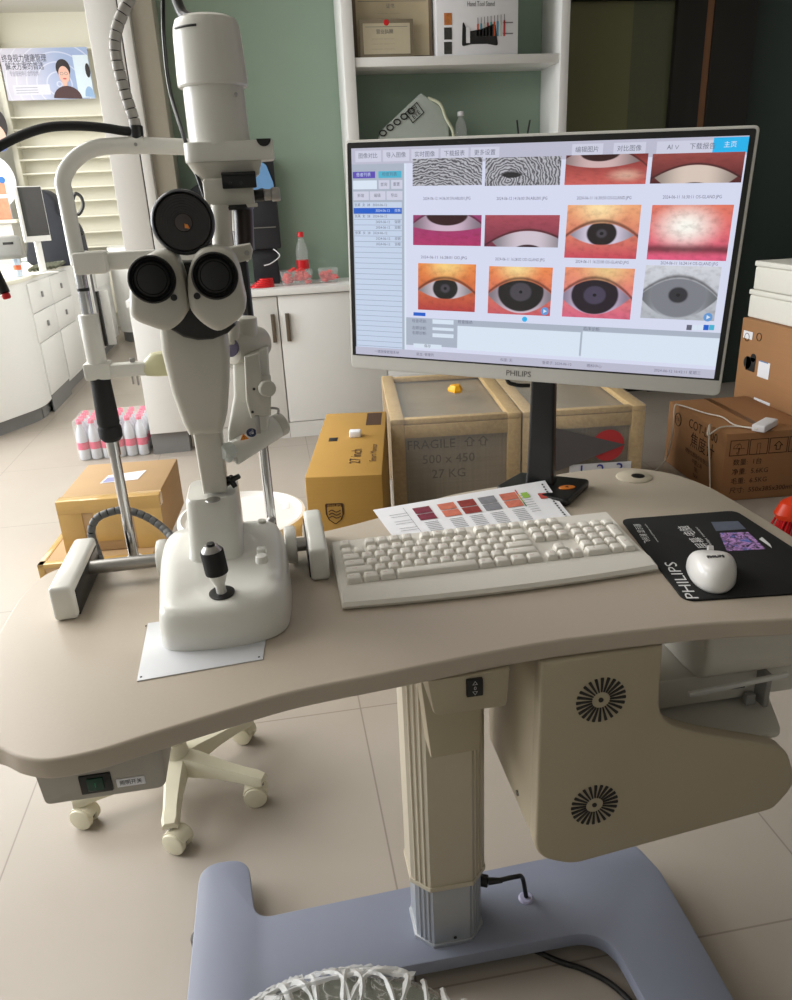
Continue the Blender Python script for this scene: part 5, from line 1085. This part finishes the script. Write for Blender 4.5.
b.loft([[yat(x, y, yy) for x, y in smooth2(((178, 222), (182, 203), (190, 190), (200, 183), (210, 176), (222, 172), (226, 200), (224, 250), (200, 255), (180, 250)), 3)] for yy in (4.42, 4.56)], M_JKT); put('dark_jacket', b, None, 'dark jacket heaped beside the grey pier on the worktop', 'jacket')

# ------------------------------------------------------------ tall bookshelf above
bs_ = thing('bookshelf', (1.16, 4.45, ZT), 'white open bookshelf with certificates standing against the green wall', 'shelf')
for (x0, x1) in ((.492, .548), (1.614, 1.66)):
    b = MB(); b.box((x0, 4.30, ZT), (x1, 4.615, 2.7), M_WHT, .002); put('side_panel', b, bs_)
zs = 1.885
for z in (zs, 1.42, 1.0):
    b = MB(); b.box((.549, 4.31, z - .02), (1.613, 4.61, z + .022), M_WHT, .002); put('shelf_board', b, bs_)
b = MB(); b.box((1.614, 4.30, .0), (1.66, 4.61, ZT), M_WHT); put('side_foot', b, bs_)
b = MB(); b.box((.549, 4.59, .85), (1.613, 4.612, 2.7), M_GREEN); put('back_panel', b, bs_, 'sage green back board')
ZS = zs + .023
def cert(x0, x1, y, z1, label, frm, inner, seal):
    t = thing('framed_certificate', ((x0 + x1) / 2, y, ZS), label, 'frame', 'framed certificates on the top shelf')
    b = MB(); b.box((x0, y, ZS), (x1, y + .015, z1), frm, .002); put('frame', b, t)
    b = MB(); b.box((x0 + .018, y - .002, ZS + .016), (x1 - .018, y + .001, z1 - .018), inner); b.box((x0 + .03, y - .0025, z1 - .034), (x1 - .03, y - .001, z1 - .032), M_GINK)
    cx_ = (x0 + x1) / 2; b.text('营业执照' if seal else '证书', .022, M_GINK, frame((cx_ - .01, y - .003, z1 - .055), (1, 0, 0), (0, 0, 1)))
    hgt = z1 - ZS
    for k in range(5): b.text('— —— ——  ——— ——', .010, M_GINK, frame((cx_ - .02, y - .003, z1 - .085 - .022 * k), (1, 0, 0), (0, 0, 1)))
    put('certificate', b, t)
    b = MB(); b.lathe([(0, 0), (.014, 0), (.012, .002), (0, .002)], (cx_ + (.0 if seal else .0), y - .002, z1 - .015), (0, -1, 0), M_RED, 16); put('red_seal', b, t, 'red seal')
M_CER = mat('certificate_beige', (196, 182, 152), .7)
cert(.560, .965, 4.40, 2.195, 'large framed beige certificate at the left of the top shelf, standing behind another', mat('frame_grey_brown', (120, 104, 84), .5), M_CER, 0)
cert(.583, .855, 4.34, 2.075, 'smaller framed beige certificate leaning in front of the larger one', mat('frame_silver_brown', (140, 128, 108), .5), mat('certificate_cream', (200, 190, 164), .7), 1)
# tool stand box
ts = thing('tool_stand_box', (1.24, 4.40, ZS), 'white carton on the top shelf printed with a black tool stand', 'box')
b = MB(); b.box((.972, 4.33, ZS), (1.395, 4.45, 2.35), M_PAPER, .002); put('carton', b, ts)
def yq(pa, pb_, m, y=4.3285):
    a = yat(*pa, y); c = yat(*pb_, y); b.quad([V((a.x, y, c.z)), V((c.x, y, c.z)), V((c.x, y, a.z)), V((a.x, y, a.z))], m)
b = MB(); b.text('Hand Tool Stand', .030, M_INK, frame(yat(481, 4, 4.328), (1, 0, 0), (.0, 0, 1)), width=.14)
F = Matrix.Translation(yat(481, 36, 4.328))
b.prism(roundpoly([(-.10, -.045, .01), (-.05, -.035, .01), (.03, -.035, .01), (.09, -.045, .01), (.075, .055, .01), (.0, .03, .01), (-.07, .02, .01), (-.095, .075, .01)]), 'xz', -.001, 0, M_INK, M=F)
yq((466, 27), (470, 43), M_PAPER, 4.3265)
for k in range(9):
    c_ = [(210, 90, 50), (60, 150, 180), (200, 200, 190), (180, 60, 60), (80, 170, 160)][k % 5]; p = yat(478 + 3.3 * k, 28, 4.327); b.box(p + V((-.005, 0, -.035)), p + V((.004, .001, .018 + .002 * k)), mat('tool_%d' % (k % 5), c_, .5)); b.box(p + V((-.002, 0, .018)), p + V((.001, .001, .045 + .002 * k)), M_GINK)
for k in range(3): yq((444, 13 + 14.5 * k), (452, 25 + 14.5 * k), (mat('pic_orange', (196, 120, 60), .6, noise=.5, scale=60), mat('pic_dark', (60, 60, 56), .6, noise=.5, scale=60), MATS['pic_dark'])[k])
for k in range(2): yq((503, 22 + 11 * k), (513, 23 + 11 * k), M_GINK)
put('box_print', b, ts, 'printed tool stand picture and lettering')
# tote bag, bottle, pens on second shelf
ZS2 = 1.443
tg = thing('tote_bag', (.80, 4.40, ZS2), 'grey-white tote bag with a black sketch print slumped on the second shelf', 'bag')
P = [yat(x, y, 4.40) for x, y in ((375, 150), (382, 130), (420, 94), (438, 106), (447, 122), (449, 150))]
b = MB(); b.prism([(p.x, p.z) for p in P], 'xz', 4.37, 4.45, mat('tote_canvas', (176, 186, 180), .85, bump=.3), .006, 3); put('bag_body', b, tg)
b = MB(); Fm = frame(yat(415, 113, 4.366), (.80, 0, .62), (-.62, 0, .80))
for (a_, c_, d_, e_) in ((-.04, -.03, .04, -.026), (-.04, .03, .04, .034), (-.04, -.03, -.036, .034), (.036, -.03, .04, .034)): b.prism([(a_, c_), (d_, c_), (d_, e_), (a_, e_)], 'xy', 0, .001, M_INK, M=Fm)
b.text('ROI\nEYE', .03, M_INK, Fm @ Matrix.Translation((0, .004, .0015)))
for k in range(5): pp = yat(383 + 7 * k, 133 - 5.5 * k, 4.366); b.tube([pp + V((.017 * cos(x_ * pi / 8), 0, .013 * sin(x_ * pi / 8))) for x_ in range(17)], .003, M_INK, 6, sub=0)
put('sketch_print', b, tg, 'black line drawing')
b = MB(); b.tube([yat(428, 98, 4.38), yat(440, 104, 4.36), yat(446, 118, 4.36), yat(453, 132, 4.36), yat(453, 150, 4.37)], .008, mat('tote_strap', (196, 200, 176), .8), 8); put('strap', b, tg)
p = yat(461, 150, 4.40); bottle(p.x, 4.40, ZS2, .215, .033, M_PAPER, M_GLS, M_GLS, 'clear plastic bottle with a white cap beside the tote bag')
p0 = yat(522, 150, 4.42); ph = thing('pen_holder', (p0.x, 4.42, ZS2), 'small holder with two black pens on the second shelf', 'pen holder')
b = MB(); b.lathe([(0, .001), (.03, .001), (.03, .045), (.027, .045), (.027, .006), (0, .006)], (p0.x, 4.42, ZS2), (0, 0, 1), M_BLK, 20); put('holder', b, ph)
for (xa, xb) in ((522, 517), (523, 530)):
    b = MB(); q_ = yat(xb, 120, 4.42); b.cyl((p0.x + (q_.x - p0.x) * .3, 4.42, ZS2 + .008), q_, .005, M_BLK, n=10); put('pen', b, ph)
# black office chair at the right edge
ch = thing('office_chair', (3.2, 4.2, 0), 'black office chair in the dark corner at the right edge', 'chair')
b = MB(); b.loft([[V((3.05 + x, 4.15 + yy, z)) for x, z in smooth2(((0, .62), (.02, .95), (.08, 1.12), (.2, 1.18), (.4, 1.16), (.5, .95), (.5, .62), (.25, .56)), 4)] for yy in (0, .06)], M_CASE); put('backrest', b, ch)
b = MB(); b.box((3.03, 3.72, .44), (3.57, 4.2, .52), M_CASE, .03); put('seat', b, ch)
b = MB(); b.cyl((3.3, 4.0, .08), (3.3, 4.0, .44), .03, M_BLK); 
for k in range(5): a = 2 * pi * k / 5; b.tube([(3.3, 4.0, .09), (3.3 + .28 * cos(a), 4.0 + .28 * sin(a), .045)], .018, M_BLK, 8, sub=0); b.sphere((3.3 + .28 * cos(a), 4.0 + .28 * sin(a), .028), .027, M_BLK, u=12, v=8)
put('star_base', b, ch)
b = MB(); b.tube([(3.06, 4.17, .9), (3.0, 4.0, .82), (3.0, 3.8, .72), (3.05, 3.75, .52)], .018, M_BLK, 8); put('armrest', b, ch)

# ------------------------------------------------------------ reception counter, left
rc = thing('reception_counter', (-1.9, 6.0, 0), 'white reception counter with curved end and grey-handled drawers at the left', 'counter')
CXR = -1.50
co = [(-3.2, 5.0, 0), (-1.98, 5.0, .4), (CXR, 5.32, .3), (CXR, 6.72, 0), (-2.15, 6.72, 0), (-2.15, 5.7, .2), (-3.2, 5.7, 0)]
# curved end sweeps towards the viewer
co = roundpoly([(-3.2, 4.62, 0), (-1.75, 4.66, .35), (-1.49, 5.15, .5), (CXR, 5.4, .1), (CXR, 6.72, 0), (-2.1, 6.72, 0), (-2.1, 5.5, .2), (-3.2, 5.4, 0)], 10)
b = MB(); b.prism(co, 'xy', .09, .862, M_WHT); put('counter_body', b, rc)
b = MB(); cx_, cy_ = -2.0, 5.4; b.prism([(x - .03 if x > -1.8 else x, y + .03 if y < 5.2 else y) for x, y in co], 'xy', .0, .09, M_TOE); put('plinth', b, rc)
b = MB(); b.prism([(x + (.012 if x > -1.9 else 0), y - (.012 if y < 5.3 else 0)) for x, y in co], 'xy', .862, .885, M_WHT2, .002); put('counter_top', b, rc)
for i, (y0, y1) in enumerate(((5.32, 5.86), (5.87, 6.40))):
    for j, (z0, z1) in enumerate(((.66, .84), (.47, .65))):
        b = MB(); b.box((CXR - .001, y0, z0), (CXR + .014, y1, z1), M_WHT, .002); dw = put('drawer', b, rc)
        b = MB(); b.box((CXR + .0142, (y0 + y1) / 2 - .012, (z0 + z1) / 2 - .018), (CXR + .026, (y0 + y1) / 2 + .012, (z0 + z1) / 2 + .018), mat('grey_pull', (150, 150, 150), .4, .5), .003); put('handle', b, dw)
    b = MB(); b.box((CXR - .001, y0 + .02, .12), (CXR + .014, y1, .46), M_WHT, .002); put('door', b, rc)
b = MB(); b.box((CXR - .004, 5.36, .0), (CXR + .004, 5.88, .30), M_TOE); put('kick_panel', b, rc, 'dark grey recessed kick panel')
t = thing('drawer_unit', (-1.8, 7.5, 0), 'white drawer unit with an open dark-edged door beyond the reception counter', 'cabinet')
b = MB(); b.box((-2.2, 6.80, .08), (-1.50, 8.1, .80), M_WHT); b.box((-2.2, 6.83, 0), (-1.53, 8.1, .08), M_TOE); put('cabinet_body', b, t)
b = MB(); b.box((-2.2, 6.79, .80), (-1.49, 8.11, .825), M_WHT2, .002); put('cabinet_top', b, t)
b = MB(); b.box((-1.499, 7.4, .6), (-1.485, 8.05, .78), M_WHT, .002); put('drawer', b, t)
b = MB(); b.box((-1.499, 7.35, .1), (-1.40, 7.40, .58), M_WHT, .002); b.box((-1.495, 7.30, .1), (-1.47, 7.348, .58), M_FRAME, .001); put('door', b, t, 'open door with a dark edge')
t = thing('curved_counter', (-1.2, 8.3, 0), 'white far counter with grey plinth seen past the chin rest', 'counter')
b = MB(); b.prism(roundpoly([(-1.50, 8.0, .3), (-.9, 8.0, 0), (-.9, 8.55, 0), (-1.50, 8.55, 0)]), 'xy', .1, .9, M_WHT); put('counter_body', b, t)
b = MB(); b.prism(roundpoly([(-1.48, 8.03, .3), (-.9, 8.03, 0), (-.9, 8.55, 0), (-1.48, 8.55, 0)]), 'xy', 0, .1, M_TOE); put('plinth', b, t)

# things on the counter
ZC = .886
im = thing('desktop_computer', (-1.60, 5.5, ZC), 'white-framed desktop screen standing edge-on on the reception counter', 'computer')
q = [yat(17, 187, 5.45), yat(28, 247, 5.45), yat(51, 236, 5.55), yat(39, 187, 5.55)]
cc = (q[0] + q[1] + q[2] + q[3]) / 4; rt_ = ((q[3] - q[0]) + (q[2] - q[1])) / 2; w_ = rt_.length; up_ = V((0, 0, 1)); hgt = ((q[0].z + q[3].z) - (q[1].z + q[2].z)) / 2
F = frame(cc, (rt_.x, rt_.y, 0), (0, 0, 1)); b = MB(); b.box((-w_ / 2 - .015, -hgt / 2, -.02), (w_ / 2 + .005, hgt / 2 + .005, 0), M_WHT, .004, M=F); put('housing', b, im)
b = MB(); b.box((-w_ / 2 + .004, -hgt / 2 + .035, 0), (w_ / 2, hgt / 2, .003), mat('dark_screen', (58, 56, 56), .15), .001, M=F); put('screen', b, im, 'dark switched-off screen')
b = MB(); b.box((-.02, -hgt / 2 - .0, -.05), (.02, -.05, -.02), M_WHT, .004, M=F); z_ = hgt / 2 - (cc.z - hgt - ZC); b.box((-.02, ZC - cc.z + .006, -.04), (.02, -hgt / 2 + .03, -.022), M_WHT, .002, M=F); b.box((-.07, ZC - cc.z, -.10), (.07, ZC - cc.z + .008, .04), M_WHT, .002, M=F); put('stand', b, im)
# black bag pile
b = MB(); t = thing('black_backpack', (-1.52, 6.2, ZC), 'black backpack behind the desktop screen on the reception counter', 'bag')
P = [yat(x, y, 6.3) for x, y in ((30, 200), (44, 190), (58, 200), (62, 214), (75, 222), (82, 236), (82, 262), (35, 266), (30, 240))]
b.prism(smooth2([(p.x, max(p.z, ZC + .012)) for p in P], 4), 'xz', 6.2, 6.42, mat('navy_black_fabric', (30, 32, 40), .8, noise=.2, bump=.4), .02, 3); put('bag_body', b, t)
b = MB(); b.tube([yat(x, y, 6.19) for x, y in ((72, 204), (75, 194), (81, 197), (83, 206), (79, 214), (72, 214))], .012, M_BLK, 8); b.tube([yat(x, y, 6.19) for x, y in ((71, 222), (76, 226), (80, 232), (84, 234))], .012, M_BLK, 8); put('strap', b, t)
b = MB(); b.box(yat(74, 228, 6.15), yat(82, 262, 6.19), M_BLK, .003); put('side_pocket', b, t)
p = yat(25, 272, 5.35)
bottle(-1.535, 5.36, ZC, .155, .024, mat('blue_cap', (40, 90, 200), .4), mat('orange_label', (220, 110, 70), .5), mat('blue_clear', (190, 210, 230), .15, alpha=.6), 'small water bottle with blue cap on the reception counter')
b = MB()
pts = smooth2([(-1.66, 0), (-1.655, .05), (-1.63, .09), (-1.58, .10), (-1.56, .06), (-1.55, 0)], 4)
b.sphere((-1.66, 5.15, ZC + .055), .055, mat('crumpled_bag', (200, 216, 230), .4, noise=.2, scale=30, bump=1.0), (1.5, 1.6, 1), 28, 16)
for v in b.bm.verts: v.co += V((random.uniform(-.006, .006), random.uniform(-.006, .006), random.uniform(-.006, .006)))
put('plastic_bag', b, None, 'crumpled pale blue plastic bag on the end of the reception counter', 'bag')
b = MB(); F = frame(yat(8, 243, 5.3), (1, .2, 0), (.0, .35, 1)); b.box((-.10, -.09, -.05), (.07, .05, 0), mat('grey_device', (140, 140, 136), .5), .02, 3, M=F); b.box((-.03, -.01, 0), (.03, .005, .002), M_BLK, .001, M=F); put('card_reader', b, None, 'grey desktop device behind the plastic bag', 'device')
b = MB()
for k in range(7): b.tube([(-1.56 + .02 * k, 5.7 + .03 * k, ZC + .012), (-1.54 + .02 * k, 5.9 + .03 * k, ZC + .03), (-1.53, 6.1, ZC + .014)], .012, mat('olive_strap', (84, 86, 70), .8), 6)
put('olive_strap_bundle', b, None, 'bundle of olive straps lying on the reception counter', 'strap')
b = MB()
for k in range(3): b.box((-1.95, 6.95 + .0, .826 + .03 * k), (-1.55, 7.25, .850 + .03 * k), mat('pale_folder', (200, 212, 208), .3), .003)
put('acrylic_tray', b, None, 'stacked clear trays on the drawer unit beyond the counter', 'tray')

# ------------------------------------------------------------ display rack and poster on the far wall
RY = 8.7
rk_ = thing('display_rack', (-2.0, RY, 0), 'tall white display rack with narrow shelves and a poster header', 'shelf')
a0, a1 = yat(2, 60, RY).x - .03, -1.30
b = MB(); b.box((a0, RY + .16, .2), (a1, RY + .19, 3.0), M_WHT2); put('back_panel', b, rk_)
b = MB(); b.box((a0 - .05, RY, 0), (a0, RY + .2, 3.0), M_WHT2, .002); put('side_panel', b, rk_)
for py in (47, 115.5, 128, 145, 158, 172, 187, 201, 217, 233, 248):
    z = yat(60, py, RY).z; b = MB(); b.box((a0, RY + .0, z - .014), (a1, RY + .16, z), M_WHT2, .002); put('shelf_board', b, rk_)
A_, B_, C_, D_ = [yat(*p, RY + .0) for p in ((9, 101), (95.5, 99.5), (87, 48), (2, 48))]
po = thing('header_poster', ((A_.x + B_.x) / 2, RY - .01, A_.z), 'wide pale blue poster of a smiling woman with dark lettering on the rack', 'poster')
def poster_mat():
    m, nt, bs = new_nt('poster_sky'); n = NB(nt); tc = nt.nodes.new('ShaderNodeTexCoord'); sp_ = nt.nodes.new('ShaderNodeSeparateXYZ'); nt.links.new(tc.outputs['UV'], sp_.inputs[0])
    c = n.mix(n.ss(sp_.outputs[0], .1, .8), lin((206, 204, 220)), lin((150, 168, 206)))
    dx = n.m('SUBTRACT', sp_.outputs[0], .62); dy = n.m('MULTIPLY', n.m('SUBTRACT', sp_.outputs[1], .3), .6); d = n.m('SQRT', n.m('ADD', n.m('MULTIPLY', dx, dx), n.m('MULTIPLY', dy, dy)))
    w_ = n.ss(n.m('SINE', n.m('MULTIPLY', d, 55.0)), .85, 1.0); c = n.mix(n.m('MULTIPLY', w_, .5), c, lin((226, 228, 240)))
    nt.links.new(c, bs.inputs['Base Color']); bs.inputs['Roughness'].default_value = .6; return m
b = MB(); Y_ = RY - .012
PX0, PX1, PZ0, PZ1 = A_.x, B_.x, A_.z, (C_.z + D_.z) / 2 - .0
b.box((PX0, Y_, PZ0), (PX1, Y_ + .01, PZ1), M_PAPER); b.quad([V((PX0, Y_ - .001, PZ0)), V((PX1, Y_ - .001, PZ0)), V((PX1, Y_ - .001, PZ1)), V((PX0, Y_ - .001, PZ1))], poster_mat())
PW, PH = PX1 - PX0, PZ1 - PZ0
def pp(u, v, d=.003): return V((PX0 + u * PW, Y_ - d, PZ0 + v * PH))
b.text('终身视力健康管理', .07, mat('poster_dark', (60, 62, 80), .7), frame(pp(.27, .80), (1, 0, 0), (0, 0, 1)), width=PW * .50); b.text('解决方案的首选', .07, MATS['poster_dark'], frame(pp(.26, .65), (1, 0, 0), (0, 0, 1)), width=PW * .43); b.text('专业视光中心合作伙伴', .05, mat('poster_grey', (150, 150, 170), .7), frame(pp(.24, .51), (1, 0, 0), (0, 0, 1)), width=PW * .33)
b.quad([pp(.08, .1, .002), pp(.5, .1, .002), pp(.5, .3, .002), pp(.08, .3, .002)], mat('poster_box', (214, 214, 226), .7))
for k in range(3): b.quad([pp(.11, .24 - .05 * k), pp(.36, .24 - .05 * k), pp(.36, .25 - .05 * k), pp(.11, .25 - .05 * k)], MATS['poster_grey'])
def disc(cu, cv, ru, rv, m, d, pts=28, a0=0, a1=2 * pi):
    b.prism([(cu * PW + PX0 + ru * PH * cos(a0 + (a1 - a0) * i / pts), PZ0 + cv * PH + rv * PH * sin(a0 + (a1 - a0) * i / pts)) for i in range(pts)], 'xz', Y_ - d, Y_ - d + .001, m)
M_SKN = mat('poster_skin', (220, 176, 160), .7); M_HAIR = mat('poster_hair', (44, 38, 40), .7)
disc(.69, .60, .15, .18, M_HAIR, .004); b.quad([pp(.655, .2, .0045), pp(.71, .2, .0045), pp(.71, .4, .0045), pp(.655, .4, .0045)], M_SKN); disc(.69, .48, .115, .165, M_SKN, .005); disc(.69, .0, .30, .26, mat('poster_top', (74, 50, 52), .7), .0055, a0=0, a1=pi)
for u in (.665, .715): disc(u, .50, .036, .03, M_GINK, .006, 12); disc(u, .50, .028, .022, M_SKN, .0065, 12)
disc(.69, .40, .04, .015, mat('poster_lips', (190, 80, 90), .7), .006, 10)
b.quad([pp(.82, .02, .004), pp(.995, .02, .004), pp(.995, .85, .004), pp(.82, .85, .004)], mat('poster_pale', (206, 220, 232), .7)); disc(.97, .55, .05, .14, M_HAIR, .005); disc(.95, .02, .1, .22, mat('poster_blue', (140, 170, 206), .7), .005, a0=0, a1=pi)
put('poster_print', b, po, smooth=None)
# second poster at the far left edge
po = thing('side_poster', (-2.6, RY - .15, .8), 'partly visible poster of a person in white at the left edge', 'poster'); YY = RY - .2
b = MB(); q = [yat(-40, 245, YY), yat(19, 190, YY), yat(-3, 95, YY)]; X1_ = yat(10, 190, YY).x; Zb, Zt = yat(8, 238, YY).z, yat(0, 85, YY).z
b.box((X1_ - .7, YY, Zb), (X1_ - .03, YY + .01, Zt), mat('poster_white', (214, 222, 236), .7))
def dd(px, py, rx, rz, m, d): c_ = yat(px, py, YY); b.prism([(c_.x + rx * cos(2 * pi * i / 24), c_.z + rz * sin(2 * pi * i / 24)) for i in range(24)], 'xz', YY - d, YY - d + .001, m)
dd(-3, 125, .09, .14, M_HAIR, .002); dd(-3, 138, .085, .12, M_SKN, .003); dd(-8, 182, .22, .25, M_PAPER, .004); dd(2, 148, .05, .03, mat('poster_blue_shirt', (90, 110, 160), .7), .005)
p = yat(5, 183, YY); b.box((X1_ - .6, YY - .006, p.z - .10), (X1_ - .035, YY - .005, p.z + .02), mat('poster_orange', (222, 150, 120), .7, noise=.3, scale=20)); dd(2, 180, .03, .03, mat('poster_badge', (60, 120, 190), .7), .008)
p = yat(5, 207, YY); b.box((X1_ - .6, YY - .006, p.z - .12), (X1_ - .035, YY - .005, p.z + .08), MATS['poster_orange'])
put('poster_print', b, po, smooth=None)
b = MB(); p = yat(5, 220, 8.2); b.box((p.x - .5, 8.15, p.z - .03), (yat(18, 220, 8.2).x, 8.45, p.z), M_WHT2, .003); b.box((p.x - .5, 8.17, 0), (yat(16, 240, 8.2).x, 8.43, p.z - .03), M_GRYL); put('side_counter', b, None, 'pale side counter behind the desktop screen', 'counter')
